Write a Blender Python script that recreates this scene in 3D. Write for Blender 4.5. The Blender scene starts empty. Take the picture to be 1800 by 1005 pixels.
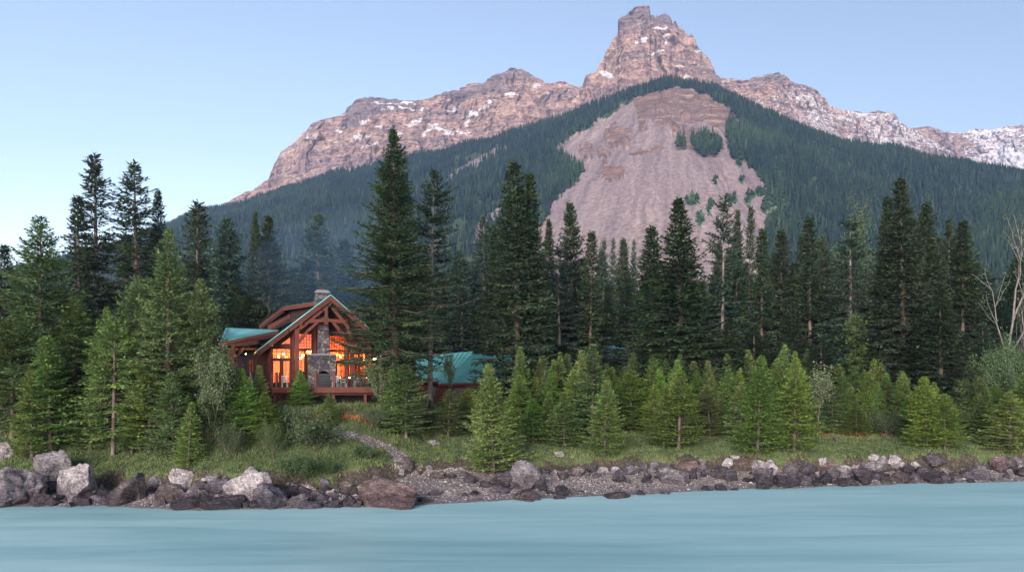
import bpy, math
import numpy as np
from math import radians, sin, cos, tan, atan2, sqrt, pi
from mathutils import Vector, Matrix
from mathutils.geometry import tessellate_polygon

SC = bpy.context.scene
COL = SC.collection
# ---------------------------------------------------------------- camera
F, H0, PX0, PY0 = 1400.0, 8.0, 900.0, 665.0     # focal length in px of an 1800 px wide frame, eye height, eye level
cam = bpy.data.cameras.new('camera'); camo = bpy.data.objects.new('camera', cam); COL.objects.link(camo)
cam.sensor_width = 36.0; cam.lens = 36.0 * F / 1800.0
cam.shift_x = 0.0; cam.shift_y = (PY0 - 502.5) / 1800.0
cam.clip_start = 0.5; cam.clip_end = 30000
camo.location = (0, 0, H0); camo.rotation_euler = (pi / 2, 0, 0)
SC.camera = camo
# ---------------------------------------------------------------- sky and sun
SUN_EL, SUN_AZ = 14.0, 197.0      # azimuth clockwise from +Y: behind the camera, to its left
world = bpy.data.worlds.new('World'); SC.world = world; world.use_nodes = True
wt = world.node_tree; wt.nodes.clear()
sky = wt.nodes.new('ShaderNodeTexSky'); sky.sky_type = 'NISHITA'; sky.sun_disc = False
sky.sun_elevation = radians(SUN_EL); sky.sun_rotation = radians(360 - SUN_AZ)
sky.altitude = 1300; sky.air_density = 1.0; sky.dust_density = 0.35; sky.ozone_density = 2.0
bg = wt.nodes.new('ShaderNodeBackground'); bg.inputs[1].default_value = 0.101
wo = wt.nodes.new('ShaderNodeOutputWorld')
tint = wt.nodes.new('ShaderNodeMix'); tint.data_type = 'RGBA'; tint.blend_type = 'MULTIPLY'; tint.inputs[0].default_value = 1.0
tint.inputs[7].default_value = (1.36, 1.025, 0.86, 1); wt.links.new(sky.outputs[0], tint.inputs[6]); wt.links.new(tint.outputs[2], bg.inputs[0]); wt.links.new(bg.outputs[0], wo.inputs[0])
sl = bpy.data.lights.new('sun', 'SUN'); sl.energy = 3.5; sl.angle = radians(30); sl.color = (1.0, 0.86, 0.79)
slo = bpy.data.objects.new('sun', sl); COL.objects.link(slo)
sd = Vector((sin(radians(SUN_AZ)) * cos(radians(SUN_EL)), cos(radians(SUN_AZ)) * cos(radians(SUN_EL)), sin(radians(SUN_EL))))
slo.rotation_euler = sd.to_track_quat('Z', 'Y').to_euler()
SC.view_settings.view_transform = 'Standard'; SC.view_settings.look = 'None'
SC.view_settings.gamma = 1.0; SC.view_settings.exposure = 1.52
SC.render.engine = 'CYCLES'
cy = SC.cycles
cy.use_denoising = True; cy.max_bounces = 5; cy.diffuse_bounces = 3; cy.glossy_bounces = 3
cy.transmission_bounces = 4; cy.transparent_max_bounces = 12; cy.volume_bounces = 0
cy.caustics_reflective = False; cy.caustics_refractive = False; cy.sample_clamp_indirect = 4.0
cy.use_light_tree = True

# ---------------------------------------------------------------- helpers
def tag(o, label=None, cat=None, group=None, kind=None):
    if label: o['label'] = label
    if cat: o['category'] = cat
    if group: o['group'] = group
    if kind: o['kind'] = kind
    return o

def empty(name, loc=(0, 0, 0), rz=0.0, **k):
    o = bpy.data.objects.new(name, None); COL.objects.link(o)
    o.location = loc; o.rotation_euler = (0, 0, rz); o.empty_display_size = 0.2
    return tag(o, **k)

def npmesh(name, V, faces, attrs=None, smooth=False):
    """faces: list of (n,k) int arrays"""
    V = np.ascontiguousarray(V, dtype=np.float32)
    me = bpy.data.meshes.new(name)
    me.vertices.add(len(V)); me.vertices.foreach_set('co', V.ravel())
    loops = np.concatenate([f.ravel() for f in faces]).astype(np.int32)
    sizes = np.concatenate([np.full(len(f), f.shape[1], np.int32) for f in faces])
    starts = np.concatenate([[0], np.cumsum(sizes)[:-1]]).astype(np.int32)
    me.loops.add(len(loops)); me.loops.foreach_set('vertex_index', loops)
    me.polygons.add(len(sizes)); me.polygons.foreach_set('loop_start', starts)
    me.update(calc_edges=True)
    if attrs:
        for k, a in attrs.items():
            a = np.ascontiguousarray(a, dtype=np.float32)
            dom = 'POINT' if len(a) == len(V) else 'FACE'
            at = me.attributes.new(k, 'FLOAT', dom); at.data.foreach_set('value', a)
    if smooth:
        me.polygons.foreach_set('use_smooth', np.ones(len(sizes), bool))
    return me

def link(name, me, mats=None, parent=None, loc=None):
    o = bpy.data.objects.new(name, me); COL.objects.link(o)
    if mats is not None and len(me.materials) == 0:
        for m in (mats if isinstance(mats, (list, tuple)) else [mats]): me.materials.append(m)
    if parent is not None: o.parent = parent
    if loc is not None: o.location = loc
    return o

class MB:
    """collects python-side polygons for small hard-surface parts"""
    def __init__(s): s.v = []; s.f = []
    def add(s, vs, fs):
        b = len(s.v); s.v += [tuple(p) for p in vs]; s.f += [tuple(b + i for i in f) for f in fs]
    def hexa(s, p):   # 8 points, bottom ring 0-3, top ring 4-7
        s.add(p, [(3, 2, 1, 0), (4, 5, 6, 7), (0, 1, 5, 4), (1, 2, 6, 5), (2, 3, 7, 6), (3, 0, 4, 7)])
    def box(s, x0, x1, y0, y1, z0, z1):
        s.hexa([(x0, y0, z0), (x1, y0, z0), (x1, y1, z0), (x0, y1, z0), (x0, y0, z1), (x1, y0, z1), (x1, y1, z1), (x0, y1, z1)])
    def beam(s, a, b, w, h, up=(0, 0, 1)):
        a = Vector(a); b = Vector(b); d = (b - a).normalized(); up = Vector(up)
        sx = d.cross(up)
        if sx.length < 1e-3: sx = d.cross(Vector((0, 1, 0)))
        sx.normalize(); sz = sx.cross(d).normalized()
        q = [(-w / 2, -h / 2), (w / 2, -h / 2), (w / 2, h / 2), (-w / 2, h / 2)]
        s.hexa([a + sx * i + sz * j for i, j in q] + [b + sx * i + sz * j for i, j in q])
    def tube(s, pts, rs, n=8, cap=True):
        rings = []
        for i, p in enumerate(pts):
            p = Vector(p)
            d = (Vector(pts[min(i + 1, len(pts) - 1)]) - Vector(pts[max(i - 1, 0)])).normalized()
            a = d.cross(Vector((0.31, 0.17, 0.93)));
            if a.length < 1e-3: a = d.cross(Vector((1, 0, 0)))
            a.normalize(); b = d.cross(a)
            r = rs[i] if isinstance(rs, (list, tuple)) else rs
            rings.append([p + a * (r * cos(2 * pi * k / n)) + b * (r * sin(2 * pi * k / n)) for k in range(n)])
        vs = [q for r in rings for q in r]; fs = []
        for i in range(len(rings) - 1):
            for k in range(n):
                fs.append((i * n + k, i * n + (k + 1) % n, (i + 1) * n + (k + 1) % n, (i + 1) * n + k))
        if cap: fs += [tuple(range(n))[::-1], tuple((len(rings) - 1) * n + k for k in range(n))]
        s.add(vs, fs)
    def prism(s, poly, d0, d1, fn):
        """poly: (u,z) list, extruded from depth d0 to d1; fn(u,w,z)->xyz"""
        n = len(poly)
        tris = tessellate_polygon([[Vector((u, z, 0)) for u, z in poly]])
        vs = [fn(u, d0, z) for u, z in poly] + [fn(u, d1, z) for u, z in poly]
        fs = [tuple(t) for t in tris] + [tuple(i + n for i in t)[::-1] for t in tris]
        fs += [(i, (i + 1) % n, n + (i + 1) % n, n + i) for i in range(n)]
        s.add(vs, fs)
    def holed(s, poly, holes, d0, d1, fn):
        loops = [poly] + holes
        flat = [p for l in loops for p in l]; n = len(flat)
        tris = tessellate_polygon([[Vector((u, z, 0)) for u, z in l] for l in loops])
        vs = [fn(u, d0, z) for u, z in flat] + [fn(u, d1, z) for u, z in flat]
        fs = [tuple(t) for t in tris] + [tuple(i + n for i in t)[::-1] for t in tris]
        b = 0
        for l in loops:
            k = len(l)
            fs += [(b + i, b + (i + 1) % k, n + b + (i + 1) % k, n + b + i) for i in range(k)]; b += k
        s.add(vs, fs)
    def sphere(s, c, r, n=8, m=6, sz=1.0):
        vs = [(c[0], c[1], c[2] + r * sz)]
        for i in range(1, m):
            for k in range(n):
                t = pi * i / m; a = 2 * pi * k / n
                vs.append((c[0] + r * sin(t) * cos(a), c[1] + r * sin(t) * sin(a), c[2] + r * sz * cos(t)))
        vs.append((c[0], c[1], c[2] - r * sz)); L = len(vs) - 1
        fs = [(0, 1 + k, 1 + (k + 1) % n) for k in range(n)]
        for i in range(m - 2):
            fs += [(1 + i * n + k, 1 + (i + 1) * n + k, 1 + (i + 1) * n + (k + 1) % n, 1 + i * n + (k + 1) % n) for k in range(n)]
        b = 1 + (m - 2) * n
        fs += [(L, b + (k + 1) % n, b + k) for k in range(n)]
        s.add(vs, fs)
    def build(s, name, mat, parent=None, smooth=False):
        me = bpy.data.meshes.new(name); me.from_pydata(s.v, [], s.f); me.update()
        import bmesh
        bm = bmesh.new(); bm.from_mesh(me); bmesh.ops.recalc_face_normals(bm, faces=bm.faces); bm.to_mesh(me); bm.free()
        if smooth: me.polygons.foreach_set('use_smooth', np.ones(len(me.polygons), bool))
        return link(name, me, mat, parent)

# gradient noise ----------------------------------------------------------------
def _hash(ix, iy, iz):
    h = (ix * 374761393 + iy * 668265263 + iz * 2147483647 * 3 + 974634777) & 0xffffffff
    h = ((h ^ (h >> 13)) * 1274126177) & 0xffffffff
    h = ((h ^ (h >> 16)) * 2246822519) & 0xffffffff
    return h ^ (h >> 15)
def gnoise(x, y, z=0.0):
    x, y, z = np.broadcast_arrays(np.asarray(x, float), np.asarray(y, float), np.asarray(z, float))
    fx, fy, fz = np.floor(x), np.floor(y), np.floor(z)
    ix, iy, iz = fx.astype(np.int64), fy.astype(np.int64), fz.astype(np.int64)
    tx, ty, tz = x - fx, y - fy, z - fz
    ux, uy, uz = [t * t * t * (t * (t * 6 - 15) + 10) for t in (tx, ty, tz)]
    flat = not np.any(tz) and np.all(iz == iz.flat[0]) if iz.size else True
    out = 0
    for dz in ((0,) if flat else (0, 1)):
        wz = 1.0 if flat else (uz if dz else 1 - uz)
        for dy in (0, 1):
            wy = uy if dy else 1 - uy
            for dx in (0, 1):
                wx = ux if dx else 1 - ux
                h = _hash(ix + dx, iy + dy, iz + dz)
                a = (h & 0xffff) * (2 * pi / 65536.0); b = ((h >> 16) & 0xffff) / 32768.0 - 1
                if flat: g = np.cos(a) * (tx - dx) + np.sin(a) * (ty - dy)
                else:
                    c = np.sqrt(1 - b * b); g = c * np.cos(a) * (tx - dx) + c * np.sin(a) * (ty - dy) + b * (tz - dz)
                out = out + wx * wy * wz * g
    return out * 1.4
def fbm(x, y, z=0.0, o=5, lac=2.03, g=0.5):
    s = 0; a = 1.0; t = 0
    x = np.asarray(x, float); y = np.asarray(y, float); z = np.asarray(z, float)
    for i in range(o):
        zz = z * lac ** i + (17.3 * i if np.any(z) else 0)
        s = s + a * gnoise(x * lac ** i + 31.7 * i, y * lac ** i - 12.1 * i, zz); t += a; a *= g
    return s / t
def ridged(x, y, z=0.0, o=4, lac=2.1, g=0.5):
    s = 0; a = 1.0; t = 0
    x = np.asarray(x, float); y = np.asarray(y, float); z = np.asarray(z, float)
    for i in range(o):
        zz = z * lac ** i + (9.1 * i if np.any(z) else 0)
        s = s + a * (1 - 2 * np.abs(gnoise(x * lac ** i + 7.7 * i, y * lac ** i + 3.3 * i, zz))); t += a; a *= g
    return s / t
def sstep(a, b, x):
    t = np.clip((np.asarray(x, float) - a) / (b - a), 0, 1); return t * t * (3 - 2 * t)
def inpoly(px, py, poly):
    c = np.zeros(px.shape, bool); n = len(poly)
    for i in range(n):
        x0, y0 = poly[i]; x1, y1 = poly[(i + 1) % n]
        m = ((y0 > py) != (y1 > py)) & (px < (x1 - x0) * (py - y0) / ((y1 - y0) or 1e-9) + x0)
        c ^= m
    return c

# material helpers ----------------------------------------------------------------
class NT:
    def __init__(s, name):
        s.m = bpy.data.materials.new(name); s.m.use_nodes = True
        s.t = s.m.node_tree; s.n = s.t.nodes; s.l = s.t.links
        s.b = s.n['Principled BSDF']; s.o = s.n['Material Output']
    def node(s, typ, props=None, **inp):
        n = s.n.new(typ)
        for k, v in (props or {}).items(): setattr(n, k, v)
        for k, v in inp.items(): s.set(n, k.replace('_', ' '), v)
        return n
    def set(s, n, k, v):
        i = n.inputs[int(k[1:])] if k[0] == '#' else n.inputs[k]
        if hasattr(v, 'is_output') or isinstance(v, bpy.types.NodeSocket): s.l.new(v, i)
        else: i.default_value = v
    def coord(s, scale=(1, 1, 1), kind='geo', rot=(0, 0, 0)):
        if kind == 'geo': c = s.node('ShaderNodeNewGeometry').outputs['Position']
        elif kind == 'obj': c = s.node('ShaderNodeTexCoord').outputs['Object']
        mp = s.node('ShaderNodeMapping'); s.l.new(c, mp.inputs[0]); mp.inputs['Scale'].default_value = scale
        mp.inputs['Rotation'].default_value = rot
        return mp.outputs[0]
    def noise(s, co, scale, detail=4, rough=0.55, dist=0.0):
        return s.node('ShaderNodeTexNoise', Vector=co, Scale=scale, Detail=detail, Roughness=rough, Distortion=dist).outputs[0]
    def vor(s, co, scale, feature='F1', out='Distance', rnd=1.0):
        n = s.node('ShaderNodeTexVoronoi', {'feature': feature}, Vector=co, Scale=scale, Randomness=rnd); return n.outputs[out]
    def ramp(s, f, stops, interp='LINEAR'):
        r = s.node('ShaderNodeValToRGB'); s.l.new(f, r.inputs[0]); e = r.color_ramp.elements; r.color_ramp.interpolation = interp
        while len(e) < len(stops): e.new(0.5)
        for i, (p, c) in enumerate(stops):
            e[i].position = p; e[i].color = (*c, 1) if len(c) == 3 else c
        return r.outputs[0]
    def mr(s, f, a, b, c=0.0, d=1.0, smooth=False):
        n = s.node('ShaderNodeMapRange'); s.l.new(f, n.inputs[0])
        if smooth: n.interpolation_type = 'SMOOTHSTEP'
        for i, v in zip((1, 2, 3, 4), (a, b, c, d)): n.inputs[i].default_value = v
        return n.outputs[0]
    def mix(s, f, a, b, mode='MIX'):
        n = s.node('ShaderNodeMix', {'data_type': 'RGBA', 'blend_type': mode})
        s._s(n.inputs[0], f); s._s(n.inputs[6], a); s._s(n.inputs[7], b); return n.outputs[2]
    def _s(s, i, v):
        if isinstance(v, bpy.types.NodeSocket): s.l.new(v, i)
        elif isinstance(v, (tuple, list)): i.default_value = (*v, 1) if len(v) == 3 and len(i.default_value) == 4 else v
        else:
            try: i.default_value = v
            except TypeError: i.default_value = (v, v, v, 1)
    def math(s, op, a, b=0.0, c=None):
        n = s.node('ShaderNodeMath', {'operation': op}); s._s(n.inputs[0], a); s._s(n.inputs[1], b)
        if c is not None: s._s(n.inputs[2], c)
        return n.outputs[0]
    def attr(s, name): return s.node('ShaderNodeAttribute', {'attribute_name': name}).outputs['Fac']
    def bump(s, h, strength=0.5, dist=0.1, normal=None):
        n = s.node('ShaderNodeBump', Strength=strength, Distance=dist); s.l.new(h, n.inputs['Height'])
        if normal is not None: s.l.new(normal, n.inputs['Normal'])
        return n.outputs[0]
    def out(s, col, rough=0.9, bump=None, spec=0.3, metal=0.0):
        s._s(s.b.inputs['Base Color'], col); s._s(s.b.inputs['Roughness'], rough)
        s._s(s.b.inputs['Metallic'], metal); s._s(s.b.inputs['Specular IOR Level'], spec)
        if bump is not None: s.l.new(bump, s.b.inputs['Normal'])
        return s.m
def W(px, py, Y): return ((px - PX0) / F * Y, Y, H0 - (py - PY0) / F * Y)
# ================================================================ MATERIALS OF THE SETTING
def mat_water():
    t = NT('glacial_water'); co = t.coord((0.045, 0.28, 1))
    big = t.noise(co, 0.55, 3, 0.5, 0.9); co2 = t.coord((0.12, 0.7, 1)); fine = t.noise(co2, 0.8, 4, 0.55, 1.2)
    patch = t.noise(t.coord((0.018, 0.07, 1)), 1.0, 4, 0.5, 1.6)
    f = t.math('ADD', t.math('ADD', t.math('MULTIPLY', big, 0.42), t.math('MULTIPLY', fine, 0.22)), t.math('MULTIPLY', patch, 0.36))
    col = t.ramp(f, [(0.34, (0.15, 0.30, 0.325)), (0.47, (0.215, 0.385, 0.41)), (0.57, (0.275, 0.45, 0.47)), (0.72, (0.37, 0.54, 0.555))])
    b = t.bump(t.math('ADD', big, t.math('MULTIPLY', fine, 0.4)), 0.12, 0.5)
    return t.out(col, 0.62, b, spec=0.3)
def mat_rockface():
    t = NT('mountain_rock')
    g = t.node('ShaderNodeNewGeometry'); pos = g.outputs['Position']
    warp = t.noise(t.coord((0.0022, 0.0022, 0.0022)), 1.0, 4, 0.6)
    strat = t.coord((0.0008, 0.0008, 0.021))
    sep = t.node('ShaderNodeVectorMath', {'operation': 'ADD'}); t.l.new(strat, sep.inputs[0])
    comb = t.node('ShaderNodeCombineXYZ'); t.l.new(t.math('MULTIPLY', warp, 2.2), comb.inputs[2]); t.l.new(comb.outputs[0], sep.inputs[1])
    bands = t.noise(sep.outputs[0], 1.0, 6, 0.68)
    patch = t.noise(t.coord((0.006, 0.006, 0.006)), 1.0, 6, 0.65)
    vert = t.noise(t.coord((0.035, 0.035, 0.005)), 1.0, 5, 0.62)
    fine = t.noise(t.coord((0.06, 0.06, 0.10)), 1.0, 6, 0.7)
    c1 = t.ramp(bands, [(0.33, (0.075, 0.058, 0.068)), (0.43, (0.34, 0.22, 0.175)), (0.50, (0.52, 0.36, 0.285)), (0.56, (0.15, 0.108, 0.112)), (0.64, (0.56, 0.42, 0.345))])
    c2 = t.ramp(patch, [(0.3, (0.32, 0.25, 0.26)), (0.5, (0.50, 0.355, 0.31)), (0.68, (0.62, 0.43, 0.34))])
    c = t.mix(0.33, c1, c2)
    c = t.mix(t.mr(vert, 0.48, 0.68, 0.0, 0.7), c, (0.09, 0.07, 0.09))
    c = t.mix(0.9, c, t.ramp(fine, [(0.32, (0.18, 0.17, 0.20)), (0.5, (0.5, 0.5, 0.5)), (0.68, (0.85, 0.83, 0.80))]), 'OVERLAY')
    c = t.mix(t.math('MULTIPLY', t.attr('cap'), 0.65), c, t.mix(0.5, (0.13, 0.115, 0.14), t.ramp(vert, [(0.35, (0.08, 0.07, 0.09)), (0.65, (0.26, 0.22, 0.23))])))
    sn = t.math('ADD', t.attr('snow'), t.math('MULTIPLY', t.math('SUBTRACT', fine, 0.5), 2.0))
    c = t.mix(t.mr(sn, 0.47, 0.56, 0, 1), c, (0.80, 0.80, 0.84))
    b = t.bump(t.math('ADD', fine, t.math('MULTIPLY', vert, 0.8)), 1.0, 20.0)
    b = t.bump(bands, 0.8, 24.0, b)
    return t.out(c, 0.95, b, spec=0.1)
def mat_slope():
    t = NT('forest_slope_soil')
    n1 = t.noise(t.coord((0.02, 0.02, 0.02)), 1.0, 6, 0.65); n2 = t.noise(t.coord((0.16, 0.16, 0.16)), 1.0, 5, 0.7)
    floor_ = t.ramp(n1, [(0.35, (0.022, 0.040, 0.022)), (0.6, (0.045, 0.065, 0.035))])
    grav = t.ramp(n2, [(0.3, (0.12, 0.095, 0.093)), (0.5, (0.205, 0.166, 0.163)), (0.72, (0.30, 0.252, 0.245))])
    grav = t.mix(t.mr(n1, 0.45, 0.7, 0, 0.5), grav, (0.20, 0.175, 0.185))
    grav = t.mix(t.mr(t.attr('streak'), 0.25, 0.75, 0.0, 0.75), t.mix(1.0, grav, (0.70, 0.68, 0.74), 'MULTIPLY'), t.mix(1.0, grav, (1.30, 1.28, 1.25), 'MULTIPLY'))
    sp = t.vor(t.coord((0.09, 0.09, 0.09)), 1.0)
    grav = t.mix(t.mr(sp, 0.10, 0.17, 0.75, 0.0), grav, (0.10, 0.085, 0.085))
    pos = t.coord((0.010, 0.010, 0.055), rot=(0.3, 0.5, 0))
    bed = t.noise(pos, 1.0, 6, 0.72, 0.8)
    rock = t.ramp(bed, [(0.30, (0.055, 0.043, 0.048)), (0.43, (0.23, 0.145, 0.115)), (0.52, (0.10, 0.078, 0.082)), (0.60, (0.27, 0.185, 0.155)), (0.7, (0.34, 0.26, 0.235))])
    c = t.mix(t.mr(t.math('ADD', t.attr('scree'), t.math('MULTIPLY', t.math('SUBTRACT', n2, 0.5), 0.5)), 0.4, 0.6), floor_, grav)
    rk = t.math('ADD', t.attr('rock'), t.math('MULTIPLY', t.math('SUBTRACT', n1, 0.5), 1.0))
    c = t.mix(t.mr(rk, 0.35, 0.95, 0, 0.9), c, rock)
    bs = t.math('ADD', t.attr('bush'), t.math('MULTIPLY', t.math('SUBTRACT', n2, 0.5), 0.8))
    c = t.mix(t.mr(bs, 0.45, 0.55), c, (0.05, 0.10, 0.05))
    b = t.bump(n2, 0.8, 2.5); b = t.bump(bed, t.math('MULTIPLY', t.attr('rock'), 1.0), 14.0, b)
    return t.out(c, 0.95, b, spec=0.1)
def mat_ground():
    t = NT('meadow_soil')
    g = t.node('ShaderNodeNewGeometry'); n1 = t.noise(t.coord((0.5, 0.5, 0.5)), 1.0, 5, 0.65); n2 = t.noise(t.coord((5, 5, 5)), 1.0, 5, 0.7)
    turf = t.ramp(n2, [(0.3, (0.028, 0.044, 0.018)), (0.5, (0.065, 0.095, 0.036)), (0.72, (0.12, 0.15, 0.065))])
    turf = t.mix(t.mr(n1, 0.45, 0.7, 0, 0.55), turf, (0.085, 0.075, 0.045))
    soil = t.ramp(n2, [(0.3, (0.018, 0.015, 0.014)), (0.55, (0.055, 0.043, 0.036)), (0.75, (0.15, 0.12, 0.105))])
    v = t.node('ShaderNodeTexVoronoi', Vector=t.coord((1, 1, 1)), Scale=11.0)
    pcol = t.ramp(t.node('ShaderNodeSeparateColor', Color=v.outputs['Color']).outputs[0],
                  [(0.0, (0.09, 0.08, 0.085)), (0.4, (0.22, 0.19, 0.185)), (0.75, (0.36, 0.31, 0.29)), (1.0, (0.58, 0.53, 0.50))])
    pcol = t.mix(t.mr(v.outputs['Distance'], 0.38, 0.65, 0, 0.8), pcol, (0.05, 0.042, 0.042))
    wet = t.math('ADD', t.attr('h'), t.math('MULTIPLY', n1, 0.25))
    pcol = t.mix(t.mr(wet, 0.22, 0.40, 0.62, 0.0), pcol, (0.075, 0.07, 0.085))
    c = t.mix(t.mr(t.math('ADD', t.attr('soil'), t.math('MULTIPLY', t.math('SUBTRACT', n2, 0.5), 0.8)), 0.35, 0.6), turf, soil)
    c = t.mix(t.mr(t.math('ADD', t.attr('gravel'), t.math('MULTIPLY', t.math('SUBTRACT', n2, 0.5), 0.7)), 0.4, 0.6), c, pcol)
    b = t.bump(n2, 0.7, 0.08); b = t.bump(t.math('SUBTRACT', 1.0, v.outputs['Distance']), 0.6, 0.04, b)
    return t.out(c, 0.9, b, spec=0.2)

# ================================================================ NEAR GROUND
SH_PX = [-900, -300, 0, 180, 350, 520, 640, 740, 900, 1100, 1250, 1400, 1600, 1800, 2300, 3200]
SH_PY = [880, 886, 891, 890, 896, 892, 890, 886, 879, 870, 861, 857, 850, 846, 838, 825]
BD_PX = [-900, 0, 350, 480, 560, 640, 700, 760, 900, 1100, 1250, 1330, 1500, 1800, 3200]
BD_D = [3.5, 3.6, 3.4, 3.0, 3.6, 4.4, 6.2, 8.2, 7.6, 6.6, 5.4, 4.0, 3.4, 3.2, 3.0]     # depth of the stony shore
def shoreY(px): return H0 * F / (np.interp(px, SH_PX, SH_PY) - PY0)
PATH = [(560, 757), (600, 764), (640, 772), (672, 781), (694, 792), (706, 805), (716, 822), (722, 836)]
def ground_h(x, y):
    x = np.asarray(x, float); y = np.asarray(y, float)
    px = PX0 + F * x / np.maximum(y, 5)
    px = np.clip(px, -900, 3200)
    ys = shoreY(px) + 0.5 * gnoise(x * 0.28, y * 0 + 3.3) + 0.25 * gnoise(x * 0.9, y * 0 + 8.8)
    d = y - ys
    bd = np.interp(px, BD_PX, BD_D) + 0.5 * gnoise(x * 0.35, 77.0)
    zb = 0.10 * bd + 0.25
    z = np.where(d < 0, 0.22 * d, zb * np.clip(d / bd, 0, 1))
    zt = 2.15 + 0.25 * gnoise(x * 0.12, 5.0)
    step = sstep(0, 1.15, d - bd) * 0.55 + 0.45 * sstep(0, 2.6, d - bd)
    z = z + (zt - zb) * step
    m = d - bd - 1.2
    zp = np.interp(x, [-60, -30, -22, -12, -6, 0, 10, 60], [5.0, 5.6, 5.75, 5.7, 4.9, 3.8, 3.3, 3.2])
    wd = np.interp(x, [-40, -20, -12, -4, 10], [11, 9.0, 9.0, 16, 20])
    z = z + (zp - 2.15) * sstep(0, 1, m / wd)
    z = z + sstep(0, 4, m) * (0.10 * fbm(x * 0.25, y * 0.25, 0, 4)) + 0.05 * fbm(x * 0.9, y * 0.9, 0, 3) * sstep(-1, 1, d)
    z = z + sstep(85, 600, y) * 5.0
    z = np.maximum(z, -2.5)
    return z
def ground_masks(x, y):
    px = PX0 + F * x / np.maximum(y, 5); ys = shoreY(np.clip(px, -900, 3200)); d = y - ys
    bd = np.interp(px, BD_PX, BD_D) + 0.5 * gnoise(x * 0.35, 77.0)
    gr = 1 - sstep(-0.2, 0.5, d - bd + 0.4 * gnoise(x * 1.1, y * 1.1))
    so = sstep(-0.3, 0.2, d - bd) * (1 - sstep(0.45, 1.5, d - bd + 1.1 * gnoise(x * 0.5, y * 0.5 + 4) + 0.5 * gnoise(x * 2.1, y * 2.1)))
    # worn path: distance to its ground polyline
    pd = np.full(np.shape(x), 99.0)
    for i in range(len(PATHW) - 1):
        a = np.array(PATHW[i]); b = np.array(PATHW[i + 1]); ab = b - a; L = (ab ** 2).sum()
        t = np.clip(((x - a[0]) * ab[0] + (y - a[1]) * ab[1]) / L, 0, 1)
        wdt = 0.30 + 0.07 * i
        pd = np.minimum(pd, np.hypot(x - a[0] - t * ab[0], y - a[1] - t * ab[1]) / wdt)
    pm = 1 - sstep(0.6, 1.9, pd + 0.9 * gnoise(x * 1.7, y * 1.7) + 0.5 * gnoise(x * 5, y * 5))
    return gr, so, pm
def ground_hit(px, py, y0=46.0, y1=160.0):
    Y = np.arange(y0, y1, 0.08); X = (px - PX0) / F * Y; zr = H0 - (py - PY0) / F * Y
    g = ground_h(X, Y); k = np.nonzero(zr <= g)[0]
    i = k[0] if len(k) else int(np.argmin(zr - g))
    return float(X[i]), float(Y[i]), float(g[i])
PATHW = [(-14, 66), (-13, 64)]
PATHW = [ground_hit(a, b)[:2] for a, b in PATH]

def build_ground():
    ys = np.concatenate([np.linspace(30, 46, 12), np.arange(46.3, 72, 0.16), np.arange(72.2, 100, 0.5), np.linspace(101, 250, 60), np.linspace(260, 3000, 60)])
    us = np.concatenate([np.linspace(-2.2, -0.72, 60), np.linspace(-0.715, 0.72, 820), np.linspace(0.73, 2.2, 60)])
    U, Y = np.meshgrid(us, ys); X = U * Y; Z = ground_h(X, Y)
    Z = np.where(Y > 650, Z - 0.0, Z)
    gr, so, pm = ground_masks(X, Y)
    h = Z.copy()
    Z = Z + gr * 0.03 * fbm(X * 2.5, Y * 2.5, 0, 3) + so * 0.22 * fbm(X * 1.6, Y * 1.6, Z * 1.6, 4) * (Y < 80)
    Z = Z - 0.06 * pm * (Y < 75)
    gravel = np.maximum(gr, pm)
    n, m = X.shape
    V = np.stack([X, Y, Z], -1).reshape(-1, 3)
    I = np.arange(n * m).reshape(n, m)
    Q = np.stack([I[:-1, :-1], I[:-1, 1:], I[1:, 1:], I[1:, :-1]], -1).reshape(-1, 4)
    me = npmesh('ground', V, [Q], {'gravel': gravel.ravel(), 'soil': so.ravel(), 'h': h.ravel()}, True)
    o = link('ground', me, mat_ground()); tag(o, kind='structure')
    w = npmesh('river_water', np.array([(-900, -60, 0), (900, -60, 0), (900, 100, 0), (-900, 100, 0)]), [np.array([[0, 1, 2, 3]])])
    tag(link('river_water', w, mat_water()), kind='structure')
    bed = npmesh('river_bed', np.array([(-2500, -400, -2.6), (2500, -400, -2.6), (2500, 35, -2.6), (-2500, 35, -2.6)]), [np.array([[0, 1, 2, 3]])])
    tag(link('ground_river_bed', bed, mat_ground()), kind='structure')
build_ground()

# ================================================================ FORESTED HILL WITH THE SCREE FAN
RPX = [-1400, -700, -200, 0, 100, 200, 280, 350, 420, 500, 600, 700, 800, 880, 950, 1000, 1060, 1110, 1170, 1220, 1260, 1300, 1350, 1400, 1480, 1560, 1640, 1720, 1800, 2000, 2600, 3400]
RPY = [560, 520, 490, 475, 452, 425, 396, 366, 357, 328, 297, 277, 256, 234, 214, 197, 172, 153, 140, 145, 154, 171, 198, 220, 247, 259, 277, 293, 300, 300, 380, 470]
HILL_YB = 480.0
def hill_YR(px): return np.interp(px, [-1400, 0, 400, 800, 1170, 1400, 1600, 1800, 2600], [2300, 2150, 2000, 1800, 1500, 1350, 1300, 1350, 1600])
SCREE = [(965, 260), (1005, 236), (1060, 206), (1110, 176), (1150, 162), (1185, 158), (1240, 167), (1290, 192), (1300, 214), (1300, 250), (1312, 285), (1345, 322), (1362, 345), (1368, 395), (1340, 440), (1330, 520), (880, 520), (930, 420), (985, 350), (1015, 322), (1022, 300), (1000, 275)]
ROCKY = [(1110, 172), (1150, 156), (1185, 152), (1240, 163), (1285, 190), (1292, 215), (1270, 218), (1240, 205), (1215, 212), (1190, 200), (1165, 215), (1140, 200), (1120, 195)]
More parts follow.
